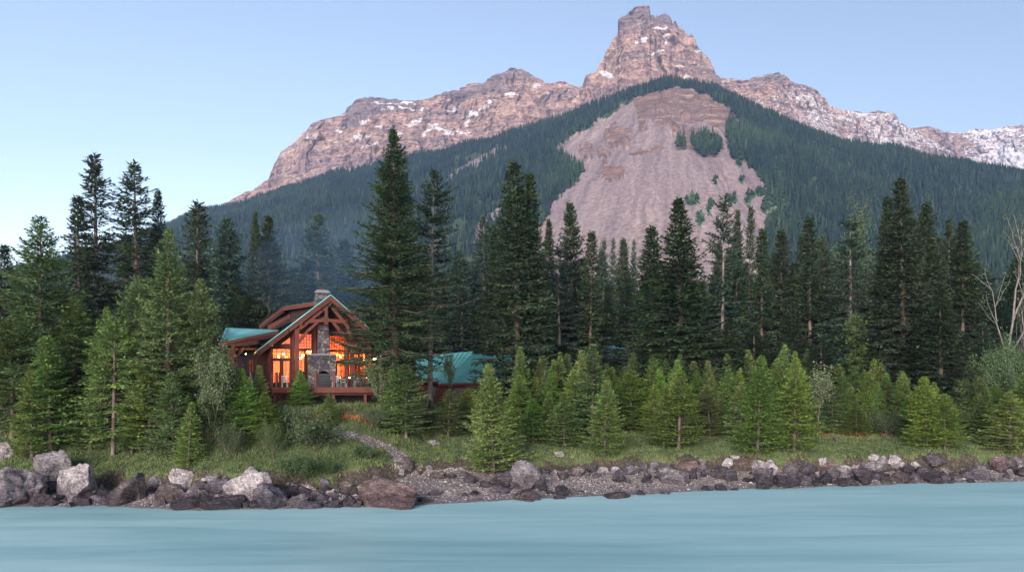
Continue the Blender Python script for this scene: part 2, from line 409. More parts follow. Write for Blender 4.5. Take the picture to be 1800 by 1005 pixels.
KNOBS = [(1130, 208, 11, 15), (1074, 309, 26, 17), (1085, 235, 26, 22), (1188, 215, 16, 14), (1215, 235, 22, 14), (1200, 180, 50, 22), (1030, 262, 18, 20), (1250, 230, 12, 12), (1155, 255, 14, 5), (1125, 262, 26, 4), (1060, 272, 14, 14)]
GREEN = [(1196, 252, 9, 10), (1245, 253, 24, 22), (1228, 248, 12, 12), (1286, 240, 9, 30), (1292, 262, 8, 18), (1218, 352, 12, 12), (1230, 386, 8, 14), (1248, 368, 5, 18), (1305, 313, 5, 4), (1337, 338, 9, 8), (1318, 340, 7, 5), (1345, 365, 6, 4), (1257, 320, 4, 4), (1259, 311, 3, 3), (1313, 352, 4, 4), (1285, 345, 10, 7), (1355, 350, 14, 14), (1362, 335, 10, 8), (1371, 400, 26, 30), (1371, 320, 10, 60), (1300, 268, 7, 25)]
SLASH = [[(780, 318), (800, 300), (838, 278), (868, 260), (892, 250), (893, 258), (872, 272), (850, 284), (838, 300), (815, 303), (795, 318)],
         [(822, 420), (838, 395), (860, 378), (882, 366), (885, 374), (862, 388), (850, 404), (838, 428)],
         [(640, 303), (655, 296), (662, 300), (646, 309)], [(590, 345), (602, 336), (606, 341), (594, 349)], [(930, 345), (950, 330), (955, 338), (935, 352)]]
def hill_surface(pxg, v):
    YR = hill_YR(pxg); pyr = np.interp(pxg, RPX, RPY) + 7
    ZR = H0 - (pyr - PY0) / F * YR
    Y = YR + (HILL_YB - YR) * v
    X = (pxg - PX0) / F * Y
    vv = np.clip(v, 0, 1)
    Z = np.where(v >= 0, 3 + (ZR - 3) * (1 - vv) ** 1.12, ZR * (1 - 1.3 * np.abs(v)))
    amp = sstep(0.0, 0.12, vv) * (1 - sstep(0.85, 1.0, vv))
    gul = ridged(X * 0.0045, Y * 0.0016, 0, 4)
    Z = Z + amp * 22 * (gul - 0.5) + amp * 10 * fbm(X * 0.012, Y * 0.012, 0, 4) + 2.5 * gnoise(X * 0.02, Y * 0.003)
    return X, Y, Z
def build_hill():
    pxs = np.concatenate([np.linspace(-520, -160, 40), np.arange(-155, 1960, 3.0), np.linspace(1965, 2500, 50)])
    fine = np.arange(930, 1390, 0.9)
    pxs = np.concatenate([pxs[pxs < 930], fine, pxs[pxs > 1390]])
    vs = np.concatenate([np.linspace(-0.5, -0.02, 10), np.linspace(0, 0.02, 4), np.linspace(0.025, 1.0, 330)])
    P, Vv = np.meshgrid(pxs, vs); X, Y, Z = hill_surface(P, Vv)
    PY = PY0 - (Z - H0) / Y * F
    jx = P + 7 * gnoise(P * 0.05, PY * 0.05) + 3 * gnoise(P * 0.2, PY * 0.2); jy = PY + 6 * gnoise(P * 0.05 + 9, PY * 0.05) + 3 * gnoise(P * 0.2 + 5, PY * 0.2)
    sc = inpoly(jx, jy, SCREE) & (Vv > 0)
    for s in SLASH: sc |= inpoly(jx, jy, s)
    rk = inpoly(jx, jy, ROCKY)
    lump = np.zeros(P.shape)
    for cx, cy_, rx, ry in KNOBS:
        q = ((jx - cx) / rx) ** 2 + ((jy - cy_) / ry) ** 2
        rk = rk | (q < 0.75 + 0.6 * gnoise(P * 0.16, PY * 0.16)); lump = np.maximum(lump, np.clip(1 - q, 0, 1) ** 0.5 * min(rx, ry) * 0.5)
    bu = np.zeros(P.shape, bool)
    for cx, cy_, rx, ry in GREEN[5:]: bu |= (((jx - cx) / rx) ** 2 + ((jy - cy_) / ry) ** 2) < 1
    scf, rkf = sc.astype(float), rk.astype(float) * sc
    # fan of fine rills running down from the cirque
    ang = np.arctan2(jx - 1175, (PY - 40))
    rill = ridged(ang * 42, 0.3 + PY * 0.004, 0, 3)
    low = sstep(230, 300, PY)
    streak = 0.5 + 0.55 * fbm(ang * 26, PY * 0.006, 0, 4) + 0.25 * fbm(ang * 90, PY * 0.02, 0, 3)
    Z = Z - scf * low * 0.75 * 22 * (ridged(X * 0.0045, Y * 0.0016, 0, 4) - 0.5) * sstep(0.0, 0.12, Vv) * (1 - sstep(0.85, 1.0, Vv)) - scf * low * 0.7 * 10 * fbm(X * 0.012, Y * 0.012, 0, 4)
    Z = Z + scf * low * (0.9 * (rill - 0.5)) + scf * (lump * 0.9) + rkf * 14 * fbm(X * 0.03, Y * 0.03, Z * 0.03, 5)
    Z = Z - 10 * scf * sstep(150, 240, PY) * (1 - low)
    n, m = X.shape; I = np.arange(n * m).reshape(n, m)
    Q = np.stack([I[:-1, :-1], I[1:, :-1], I[1:, 1:], I[:-1, 1:]], -1).reshape(-1, 4)
    me = npmesh('hill', np.stack([X, Y, Z], -1).reshape(-1, 3), [Q], {'scree': scf.ravel(), 'rock': rkf.ravel(), 'bush': bu.ravel().astype(float), 'streak': streak.ravel()}, True)
    tag(link('hill_with_scree_fan', me, mat_slope()), kind='structure')
build_hill()

# nearer low rise on the right
def rise_surface(px, v):
    YR = np.interp(px, [1200, 1450, 1800, 2600], [800, 950, 1050, 1050])
    pyr = np.interp(px, [1100, 1250, 1400, 1480, 1560, 1640, 1720, 1800, 2000, 2600], [620, 560, 495, 462, 425, 392, 360, 318, 270, 230]) + 12
    ZR = H0 - (pyr - PY0) / F * YR; Y = YR + (400 - YR) * v; X = (px - PX0) / F * Y
    vv = np.clip(v, 0, 1)
    Z = np.where(v >= 0, 4 + (ZR - 4) * (1 - vv) ** 1.1, ZR * (1 - 1.2 * abs(v)))
    return X, Y, Z + 2 * fbm(X * 0.02, Y * 0.02, 0, 3) * (vv > 0)
def build_rise():
    P, Vv = np.meshgrid(np.arange(1100, 2600, 8.0), np.concatenate([np.linspace(-0.6, 0, 8), np.linspace(0.01, 1, 60)]))
    X, Y, Z = rise_surface(P, Vv); n, m = X.shape; I = np.arange(n * m).reshape(n, m)
    Q = np.stack([I[:-1, :-1], I[1:, :-1], I[1:, 1:], I[:-1, 1:]], -1).reshape(-1, 4)
    z = np.zeros(n * m)
    tag(link('hill', npmesh('hill', np.stack([X, Y, Z], -1).reshape(-1, 3), [Q], {'scree': z, 'rock': z, 'bush': z}, True), mat_slope()), kind='structure')
build_rise()

# ================================================================ ROCK MOUNTAINS
def mountain(name, ridge, Yr, run, drop, seed, step=1.0, rows=230, snowz=None, jag=3.0, cap=None, px0=None, px1=None, mat=None, rib=1.0, led=1.0):
    rx = [a for a, b in ridge]; ry = [b for a, b in ridge]
    px = np.arange(px0, px1, step)
    YR = Yr if np.isscalar(Yr) else np.interp(px, *Yr)
    YR = YR + np.zeros_like(px)
    pyr = np.interp(px, rx, ry)
    st = gnoise(px * 0.11 + seed, 2.2); st = np.sign(st) * np.abs(st) ** 0.5
    pyr = pyr + jag * (0.6 * gnoise(px * 0.05 + seed, 0.7) + 0.55 * st * 0.8 + 0.5 * gnoise(px * 0.33 + seed, 1.1) + 0.3 * gnoise(px * 0.9, 4.1 + seed))
    ZR = H0 - (pyr - PY0) / F * YR
    v = np.concatenate([[-0.35, -0.15, -0.04], np.linspace(0, 1, rows)])[:, None]
    vv = np.clip(v, 0, 1)
    kw = int(26 / step); ker = np.exp(-0.5 * (np.arange(-2 * kw, 2 * kw + 1) / kw) ** 2); ker /= ker.sum()
    ZRs = np.convolve(np.pad(ZR, 2 * kw, mode='edge'), ker, mode='valid')
    Z = np.where(v >= 0, ZR - drop * vv, ZR - drop * 1.6 * np.abs(v))
    PXg = px[None, :] + 0 * v
    # staircase of ledges + buttresses
    X0 = (PXg - PX0) / F * YR
    per = 34.0; zz = Z / per + 1.3 * fbm(X0 * 0.0016 + seed, Z * 0.002, 0, 4) + 0.0007 * X0
    fr = zz - np.floor(zz); stair = (np.floor(zz) + sstep(0.35, 0.95, fr))
    zz2 = Z / 9.5 + 1.1 * fbm(X0 * 0.004 + seed, Z * 0.01, 0, 3); f2 = zz2 - np.floor(zz2); stair2 = np.floor(zz2) + sstep(0.3, 0.9, f2)
    hh = ZRs[None, :] - Z; lin = np.where(hh > 0, hh, 0.22 * hh)
    adv = lin - led * ((stair * per - Z) * 1.1 + (stair2 * 9.5 - Z) * 0.9)
    # buttress relief, vertical and slightly slanting
    wx = X0 + 55 * fbm(X0 * 0.006, Z * 0.009, 0, 4) + 0.35 * Z * np.sign(gnoise(X0 * 0.0011 + seed, 0.5))
    but = ridged(wx * 0.0075 + seed, Z * 0.0030, 0, 5, 2.1, 0.6)
    big = ridged(wx * 0.0026 + seed * 2, Z * 0.0015, 0, 3)
    crack = np.abs(gnoise(wx * 0.019, Z * 0.006 + seed)); cm = sstep(-0.05, 0.25, gnoise(X0 * 0.008 + seed, Z * 0.006))
    rel = rib * (52 * (but - 0.45) + 85 * (big - 0.5) - 30 * cm * (1 - sstep(0.0, 0.14, crack))) + 26 * fbm(X0 * 0.016, Z * 0.03, 0, 6, 2.03, 0.6)
    Yd = run * adv / drop + rel * (0.25 + 0.75 * sstep(0, 0.10, vv))
    Y = np.where(v >= 0, YR - Yd, YR + np.abs(v) * run * 1.5)
    X = (PXg - PX0) / F * Y
    # heights follow depth so the skyline keeps its place
    n, m = X.shape; I = np.arange(n * m).reshape(n, m)
    du = np.stack([np.gradient(X, axis=1), np.gradient(Y, axis=1), np.gradient(Z, axis=1)], -1)
    dv = np.stack([np.gradient(X, axis=0), np.gradient(Y, axis=0), np.gradient(Z, axis=0)], -1)
    N = np.cross(dv, du); N /= np.linalg.norm(N, axis=-1, keepdims=True) + 1e-9; nz = np.abs(N[..., 2])
    PY = PY0 - (Z - H0) / Y * F
    snow = np.clip(snowz(PXg, PY, nz, X, Z), 0, 1.2) if snowz else np.zeros(X.shape)
    cp = cap(PXg + 5 * gnoise(PXg * .08, PY * .08), PY + 4 * gnoise(PXg * .07, PY * .07 + 5)) if cap else np.zeros(X.shape)
    Q = np.stack([I[:-1, :-1], I[1:, :-1], I[1:, 1:], I[:-1, 1:]], -1).reshape(-1, 4)
    me = npmesh(name, np.stack([X, Y, Z], -1).reshape(-1, 3), [Q], {'snow': snow.ravel(), 'cap': cp.astype(float).ravel()}, True)
    return tag(link(name, me, mat), kind='structure')
MR = mat_rockface()
def blob(px, py, lst):
    s = np.zeros(px.shape)
    for cx, cy_, rx, ry, a in lst:
        c, q = cos(a), sin(a); dx, dy = px - cx, py - cy_
        e = ((dx * c + dy * q) / rx) ** 2 + ((-dx * q + dy * c) / ry) ** 2
        s = np.maximum(s, 1 - sstep(0.4, 1.3, e))
    return s
SN_L = [(640, 215, 14, 4, -.3), (690, 182, 42, 1.8, 0), (676, 193, 15, 3, -.25), (715, 190, 16, 3, .2), (745, 192, 10, 4, -.4), (728, 216, 20, 4, -.3), (745, 208, 12, 4, -.5), (770, 225, 14, 5, .5), (700, 238, 5, 10, .6), (630, 240, 10, 6, .5), (650, 255, 22, 3, -.35), (748, 233, 12, 4, -.8), (762, 224, 16, 5, .5), (790, 232, 14, 4, 0.1), (815, 233, 18, 3, 0.1), (855, 185, 20, 3, -.6), (830, 200, 10, 4, -.4), (895, 166, 7, 4, 0), (820, 218, 16, 3, -.5), (595, 232, 12, 3, .2), (665, 222, 9, 3, -.2), (800, 192, 12, 2.5, -.2), (945, 150, 8, 3, .2), (550, 240, 10, 2, -.3)]
def snow_L(px, py, nz, X, Z):
    jit = 8 * gnoise(px * 0.06, py * 0.12), 4 * gnoise(px * 0.08 + 3, py * 0.12)
    return 0.88 * blob(px + jit[0], py + jit[1], SN_L) * (0.4 + 0.9 * sstep(0.3, 0.6, nz)) + 0.08 * sstep(0.5, 0.8, nz) * (px > 560) * (py < 215)
mountain('mountain', [(250, 420), (330, 385), (400, 358), (440, 338), (470, 322), (482, 292), (495, 268), (515, 258), (530, 240), (548, 224), (560, 216), (602, 208), (612, 192), (628, 178), (650, 172), (725, 178), (738, 180), (770, 168), (800, 158), (836, 148), (845, 152), (868, 132), (888, 127), (898, 121), (918, 122), (932, 132), (948, 140), (958, 152), (985, 147), (1015, 155), (1100, 150), (1300, 200)],
         2900, 560, 620, 3.1, 1.2, 330, snow_L, 2.2, lambda a, b: inpoly(a, b, [(600, 215), (615, 185), (650, 168), (700, 172), (735, 178), (735, 190), (660, 200), (625, 225)]) | inpoly(a, b, [(780, 165), (845, 145), (900, 115), (950, 135), (905, 138), (860, 158), (800, 185)]), 250, 1300, MR, 0.75, 1.0)
SN_P = [(1065, 131, 11, 5, .35), (1160, 50, 14, 2.5, 0), (1120, 74, 6, 2, -.3), (1172, 62, 8, 3, -.4), (1170, 75, 3, 6, .4), (1155, 92, 14, 2, -.4), (1196, 117, 8, 1.5, 0), (1205, 136, 6, 3, -.4), (1133, 70, 5, 5, 0), (1245, 92, 8, 3, .2), (1225, 90, 6, 2, 0)]
def snow_P(px, py, nz, X, Z):
    return 1.3 * blob(px + 4 * gnoise(px * 0.1, py * 0.1), py + 2 * gnoise(px * .1, py * .1 + 4), SN_P) * (0.5 + 0.7 * sstep(0.2, 0.5, nz))
mountain('mountain', [(960, 230), (1000, 185), (1022, 152), (1030, 130), (1038, 128), (1048, 126), (1058, 108), (1068, 88), (1078, 72), (1086, 58), (1086, 35), (1096, 27), (1112, 20), (1122, 14), (1142, 18), (1144, 38), (1147, 31), (1152, 38), (1157, 31), (1160, 36), (1160, 28), (1168, 25), (1178, 30), (1182, 44), (1187, 40), (1192, 48), (1200, 50), (1208, 66), (1212, 66), (1215, 60), (1222, 68), (1230, 88), (1240, 95), (1250, 108), (1258, 128), (1268, 140), (1290, 170), (1330, 230)],
         2600, 430, 640, 9.4, 0.62, 330, snow_P, 1.3, lambda a, b: inpoly(a, b, [(1080, 60), (1080, 30), (1120, 10), (1150, 15), (1185, 22), (1184, 46), (1150, 46), (1143, 34), (1128, 38), (1092, 52)]), 960, 1330, MR)
def snow_R(px, py, nz, X, Z):
    f = fbm(X * 0.006, Z * 0.012, 0, 4)
    return 0.10 + 0.50 * f + 0.50 * sstep(0.42, 0.72, nz) * sstep(1230, 1480, px) + 0.15 * sstep(1350, 1560, px) - 0.14 * (1 - sstep(1200, 1350, px))
mountain('mountain', [(1150, 190), (1220, 150), (1260, 133), (1285, 136), (1310, 141), (1328, 136), (1350, 127), (1368, 124), (1378, 130), (1388, 140), (1400, 147), (1420, 147), (1432, 155), (1448, 166), (1458, 184), (1474, 195), (1490, 190), (1510, 187), (1520, 192), (1545, 187), (1568, 190), (1576, 198), (1584, 212), (1600, 222), (1640, 240), (1700, 280)],
         ([1150, 1700], [3000, 3100]), 620, 520, 21.7, 0.8, 250, snow_R, 2.0, lambda a, b: inpoly(a, b, [(1335, 136), (1365, 122), (1385, 132), (1372, 137), (1345, 142)]), 1150, 1700, MR, 0.9, 1.2)
def snow_F(px, py, nz, X, Z):
    f = fbm(X * 0.004, Z * 0.003, 0, 4); s = ridged(X * 0.007 + Z * 0.004, Z * 0.001, 0, 3)
    return 0.34 + 0.9 * f + 0.35 * (s - 0.5) + 0.25 * sstep(0.45, 0.7, nz) - 0.22 * (1 - sstep(1620, 1740, px))
mountain('mountain', [(1480, 240), (1560, 222), (1600, 218), (1630, 216), (1660, 222), (1690, 225), (1710, 219), (1735, 220), (1760, 213), (1785, 207), (1800, 204), (1860, 190), (1950, 170), (2100, 190), (2300, 230)],
         3700, 900, 520, 33.0, 1.2, 170, snow_F, 1.5, None, 1480, 2300, MR)

# ================================================================ DISTANT FOREST (one mass)
def far_trees(P, H, seed, layers=6, sides=7, wid=0.17):
    r = np.random.default_rng(seed); n = len(P)
    L = layers
    tri = []
    rad = (H * wid * r.uniform(0.75, 1.25, n))
    V = np.zeros((n, L, sides + 1, 3), np.float32)
    for l in range(L):
        f0 = l / L
        zt = H * (1 - 0.0) * (1 - f0 * 0.80)                # apex of layer
        zb = H * (1 - (f0 * 0.80 + 0.30)) * 1.0
        rr = rad * (f0 + 1.0 / L) ** 0.85
        a = np.linspace(0, 2 * pi, sides, endpoint=False)[None, :] + r.uniform(0, 6, (n, 1))
        jr = r.uniform(0.45, 1.3, (n, sides)); jz = r.uniform(-0.05, 0.05, (n, sides)) * H[:, None]
        V[:, l, 0, 0] = P[:, 0]; V[:, l, 0, 1] = P[:, 1]; V[:, l, 0, 2] = P[:, 2] + zt
        V[:, l, 1:, 0] = P[:, 0:1] + np.cos(a) * rr[:, None] * jr
        V[:, l, 1:, 1] = P[:, 1:2] + np.sin(a) * rr[:, None] * jr
        V[:, l, 1:, 2] = P[:, 2:3] + np.maximum(zb, 0.04 * H)[:, None] + jz
    base = (np.arange(n * L) * (sides + 1))[:, None]
    k = np.arange(sides)
    T = np.stack([base + 0 * k, base + 1 + k, base + 1 + (k + 1) % sides], -1).reshape(-1, 3)
    tint = np.repeat(r.normal(0.5, 0.22, n), L * (sides + 1))
    return V.reshape(-1, 3), T, tint
def mat_far():
    t = NT('distant_conifer_needles')
    at = t.attr('tint'); n = t.noise(t.coord((0.01, 0.01, 0.01)), 1.0, 4, 0.6)
    f = t.math('ADD', t.math('MULTIPLY', at, 0.6), t.math('MULTIPLY', n, 0.5))
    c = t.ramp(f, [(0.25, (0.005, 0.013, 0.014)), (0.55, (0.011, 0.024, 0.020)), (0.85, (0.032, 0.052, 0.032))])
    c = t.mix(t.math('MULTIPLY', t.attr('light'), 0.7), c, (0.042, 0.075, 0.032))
    return t.out(c, 0.9, None, spec=0.1)
MFAR = mat_far()
def forest():
    r = np.random.default_rng(11)
    N = 158000
    # even spread in world area over the visible fan
    v = r.uniform(0, 1, N); v[:9000] = r.uniform(-0.012, 0.035, 9000); px = r.uniform(-120, 1920, N)
    X, Y, Z = hill_surface(px, v)
    keep = (r.uniform(0, 1, N) < (Y / 2150) * 0.95) | (np.arange(N) < 9000)
    dens = fbm(X * 0.006, Y * 0.006, 0, 4); keep &= (dens + r.uniform(-0.22, 0.22, N) > -0.27)
    px, X, Y, Z, v = [a[keep] for a in (px, X, Y, Z, v)]
    py = PY0 - (Z - H0) / Y * F
    jx = px + 6 * gnoise(px * 0.05, py * 0.05) + r.normal(0, 3.0, len(px)); jy = py + 5 * gnoise(px * 0.05 + 9, py * 0.05)
    sc = inpoly(jx, jy, SCREE)
    grn = np.zeros(len(px), bool)
    for cx, cy_, rx, ry in GREEN[:5]: grn |= (((px - cx) / rx) ** 2 + ((py - cy_) / ry) ** 2) < 1 + 0.9 * gnoise(px * 0.13, py * 0.13)
    for s in SLASH:
        sc |= inpoly(jx, jy, s) & (r.uniform(0, 1, len(px)) < 0.9)
    keep = (~sc) | (grn)
    keep &= ~((((px - 1371) / 16) ** 2 + ((py - 345) / 55) ** 2 < 1) & (r.uniform(0, 1, len(px)) < 0.8))
    # trees hidden under the near wood are left out
    keep &= py < 600
    px, X, Y, Z, py = [a[keep] for a in (px, X, Y, Z, py)]
    H = r.uniform(11, 23, len(px)) * (0.85 + 0.45 * fbm(X * 0.012, Y * 0.012, 0, 3)) * np.interp(Y, [500, 2200], [1.05, 0.95])
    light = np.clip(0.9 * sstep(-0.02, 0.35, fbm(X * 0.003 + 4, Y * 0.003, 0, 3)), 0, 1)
    # crown trees in the gully on the scree and knob trees
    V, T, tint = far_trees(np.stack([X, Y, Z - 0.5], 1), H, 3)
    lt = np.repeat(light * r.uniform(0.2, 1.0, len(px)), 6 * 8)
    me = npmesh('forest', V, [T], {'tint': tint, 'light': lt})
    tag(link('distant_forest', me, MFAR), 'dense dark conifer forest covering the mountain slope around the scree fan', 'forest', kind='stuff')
    # right rise
    N = 14000; v = r.uniform(0, 1, N) ** 1.25; px = r.uniform(1150, 1930, N); X, Y, Z = rise_surface(px, v)
    H = r.uniform(10, 19, N)
    V, T, tint = far_trees(np.stack([X, Y, Z - 0.5], 1), H, 5, 9, 8, 0.2)
    me = npmesh('forest', V, [T], {'tint': tint, 'light': np.repeat(r.uniform(0.0, 0.55, N), 9 * 9)})
    tag(link('near_slope_forest', me, MFAR), 'lighter green conifer forest on the low slope at the far right', 'forest', kind='stuff')
    # bushes dotted on the scree
    N = 700; pts = []
    for cx, cy_, rx, ry in GREEN:
        k = max(4, int(rx * ry * 0.35))
        for _ in range(k):
            a = r.uniform(0, 2 * pi); q = sqrt(r.uniform(0, 1)); pts.append((cx + q * rx * cos(a), cy_ + q * ry * sin(a)))
    pts = np.array(pts)
    # find v by bisection for each (px,py)
    lo, hi = np.zeros(len(pts)), np.ones(len(pts))
    for _ in range(22):
        mid = (lo + hi) / 2; X, Y, Z = hill_surface(pts[:, 0], mid); pyc = PY0 - (Z - H0) / Y * F
        up = pyc < pts[:, 1]; lo = np.where(up, mid, lo); hi = np.where(up, hi, mid)
    V, T, tint = far_trees(np.stack([X, Y, Z - 0.6], 1), r.uniform(3, 6.5, len(pts)), 8, 3, 7, 0.5)
    me = npmesh('bushes', V, [T], {'tint': tint, 'light': np.ones(len(V)) * 0.8})
    tag(link('scree_bushes', me, MFAR), 'green bushes scattered over the scree fan', 'bushes', kind='stuff')
forest()
# the valley's other side: keeps the low sun off the river bank, as at dusk
def valley_side():
    a = radians(SUN_AZ); d = np.array([sin(a), cos(a)]); q = np.array([-d[1], d[0]])
    U, Vv = np.meshgrid(np.linspace(-2600, 2600, 90), np.linspace(0, 1, 30))
    D = 380 + 900 * Vv; X = U * q[0] + D * d[0]; Y = U * q[1] + D * d[1]
    Z = 395 * np.sin(np.clip(Vv * 1.15, 0, 1) * pi / 2) * (1 - 0.35 * (np.abs(U) / 2600) ** 2) + 45 * ridged(X * 0.002, Y * 0.002, 0, 4) * Vv - 2
    n, m = X.shape; I = np.arange(n * m).reshape(n, m)
    Q = np.stack([I[:-1, :-1], I[1:, :-1], I[1:, 1:], I[:-1, 1:]], -1).reshape(-1, 4); z = np.zeros(n * m)
    keep = (Y.ravel()[Q] < 300).all(1) & (Y.ravel()[Q] > -415).all(1) & (X.ravel()[Q] > -4100).all(1)
    keep &= ((np.abs(X.ravel()[Q]) > 0.9 * Y.ravel()[Q]).all(1))
    tag(link('hill', npmesh('hill', np.stack([X, Y, Z], -1).reshape(-1, 3), [Q[keep]], {'scree': z, 'rock': z, 'bush': z}, True), mat_slope()), kind='structure')
#valley_side()
# haze ------------------------------------------------
def haze():
    m = MB(); m.box(-4200, 4200, -420, 4900, -4, 1450)
    mt = bpy.data.materials.new('haze_air'); mt.use_nodes = True; nt = mt.node_tree; nt.nodes.clear()
    o = nt.nodes.new('ShaderNodeOutputMaterial'); p = nt.nodes.new('ShaderNodeVolumePrincipled')
    p.inputs['Color'].default_value = (0.33, 0.56, 1.0, 1); p.inputs['Density'].default_value = HAZE; p.inputs['Anisotropy'].default_value = 0.0
    nt.links.new(p.outputs[0], o.inputs['Volume'])
    tag(m.build('haze', mt), 'pale blue evening haze over the valley', 'haze', kind='stuff')
HAZE = 0.00008
haze()
# ================================================================ TREES
def mat_needles(name, dark, mid, light, var=0.12):
    t = NT(name)
    oi = t.node('ShaderNodeObjectInfo'); rnd = oi.outputs['Random']
    at = t.attr('tint'); n = t.noise(t.coord((0.35, 0.35, 0.35)), 1.0, 3, 0.6)
    f = t.math('ADD', t.math('MULTIPLY', at, 0.55), t.math('MULTIPLY', n, 0.45))
    c = t.ramp(f, [(0.25, dark), (0.52, mid), (0.85, light)])
    h = t.node('ShaderNodeHueSaturation', Color=c, Hue=t.mr(rnd, 0, 1, 0.5 - var * 0.18, 0.5 + var * 0.12), Saturation=t.mr(t.math('FRACT', t.math('MULTIPLY', rnd, 7.31)), 0, 1, 0.85, 1.12),
               Value=t.mr(t.math('FRACT', t.math('MULTIPLY', rnd, 13.7)), 0, 1, 1 - var * 1.6, 1 + var * 1.6))
    t.out(h.outputs[0], 0.75, None, spec=0.25)
    tr = t.node('ShaderNodeBsdfTranslucent'); t.l.new(h.outputs[0], tr.inputs[0])
    mx = t.node('ShaderNodeMixShader'); mx.inputs[0].default_value = 0.35
    t.l.new(t.b.outputs[0], mx.inputs[1]); t.l.new(tr.outputs[0], mx.inputs[2]); t.l.new(mx.outputs[0], t.o.inputs[0])
    return t.m
def mat_bark(name, a, b, sc=(6, 6, 1.2)):
    t = NT(name); n = t.noise(t.coord(sc, 'obj'), 1.0, 5, 0.65)
    return t.out(t.ramp(n, [(0.35, a), (0.65, b)]), 0.95, t.bump(n, 0.8, 0.04), spec=0.1)
MN_DARK = mat_needles('dark_spruce_needles', (0.017, 0.035, 0.022), (0.040, 0.074, 0.036), (0.105, 0.148, 0.060))
MN_BLUE = mat_needles('blue_green_needles', (0.020, 0.044, 0.038), (0.045, 0.085, 0.062), (0.095, 0.148, 0.095))
MN_YOUNG = mat_needles('young_spruce_needles', (0.062, 0.112, 0.032), (0.145, 0.240, 0.062), (0.28, 0.40, 0.11), 0.16)
MN_MID = mat_needles('fir_needles', (0.040, 0.078, 0.028), (0.098, 0.165, 0.050), (0.20, 0.30, 0.085), 0.14)
ML_WILLOW = mat_needles('willow_leaves', (0.050, 0.080, 0.040), (0.115, 0.160, 0.080), (0.26, 0.31, 0.17), 0.12)
ML_SHRUB = mat_needles('shrub_leaves', (0.030, 0.055, 0.025), (0.065, 0.105, 0.045), (0.13, 0.18, 0.08), 0.12)
ML_POPLAR = mat_needles('poplar_leaves', (0.040, 0.075, 0.045), (0.085, 0.135, 0.070), (0.17, 0.23, 0.12), 0.1)
MB_BARK = mat_bark('spruce_bark', (0.045, 0.036, 0.032), (0.14, 0.115, 0.10))
MB_PALE = mat_bark('pale_bark', (0.065, 0.06, 0.056), (0.19, 0.178, 0.165))

def tri_blades(C, D, L, Wd, rng, tilt=0.5, fold=0.35):
    """rhombus blades: centre-start C, direction D, length L, half width Wd -> V (n*4,3), T"""
    n = len(C)
    up = np.zeros((n, 3)); up[:, 2] = 1
    S = np.cross(D, up); S /= np.linalg.norm(S, axis=1, keepdims=True) + 1e-9
    Nn = np.cross(S, D)
    a = rng.normal(0, tilt, n)[:, None]
    S2 = S * np.cos(a) + Nn * np.sin(a)
    V = np.zeros((n, 4, 3))
    V[:, 0] = C; V[:, 2] = C + D * L[:, None]
    mid = C + D * (L * 0.45)[:, None]
    V[:, 1] = mid + S2 * Wd[:, None] - Nn * (Wd * fold)[:, None]; V[:, 3] = mid - S2 * Wd[:, None] - Nn * (Wd * fold)[:, None]
    b = (np.arange(n) * 4)[:, None]
    T = np.concatenate([b + [0, 1, 2], b + [0, 2, 3]], 1).reshape(-1, 3)
    return V.reshape(-1, 3), T
def tubes_np(A, B, ra, rb, sides=4):
    """straight tapered tubes"""
    n = len(A); D = B - A; D = D / (np.linalg.norm(D, axis=1, keepdims=True) + 1e-9)
    ref = np.tile([0.3, 0.2, 0.93], (n, 1)); S = np.cross(D, ref); S /= np.linalg.norm(S, axis=1, keepdims=True) + 1e-9; Q = np.cross(D, S)
    a = np.linspace(0, 2 * pi, sides, endpoint=False)
    ring = S[:, None, :] * np.cos(a)[None, :, None] + Q[:, None, :] * np.sin(a)[None, :, None]
    V = np.concatenate([A[:, None] + ring * np.reshape(ra, (-1, 1, 1)), B[:, None] + ring * np.reshape(rb, (-1, 1, 1))], 1)
    b = (np.arange(n) * 2 * sides)[:, None]; k = np.arange(sides)
    F4 = np.stack([b + k, b + (k + 1) % sides, b + sides + (k + 1) % sides, b + sides + k], -1).reshape(-1, 4)
    return V.reshape(-1, 3), F4

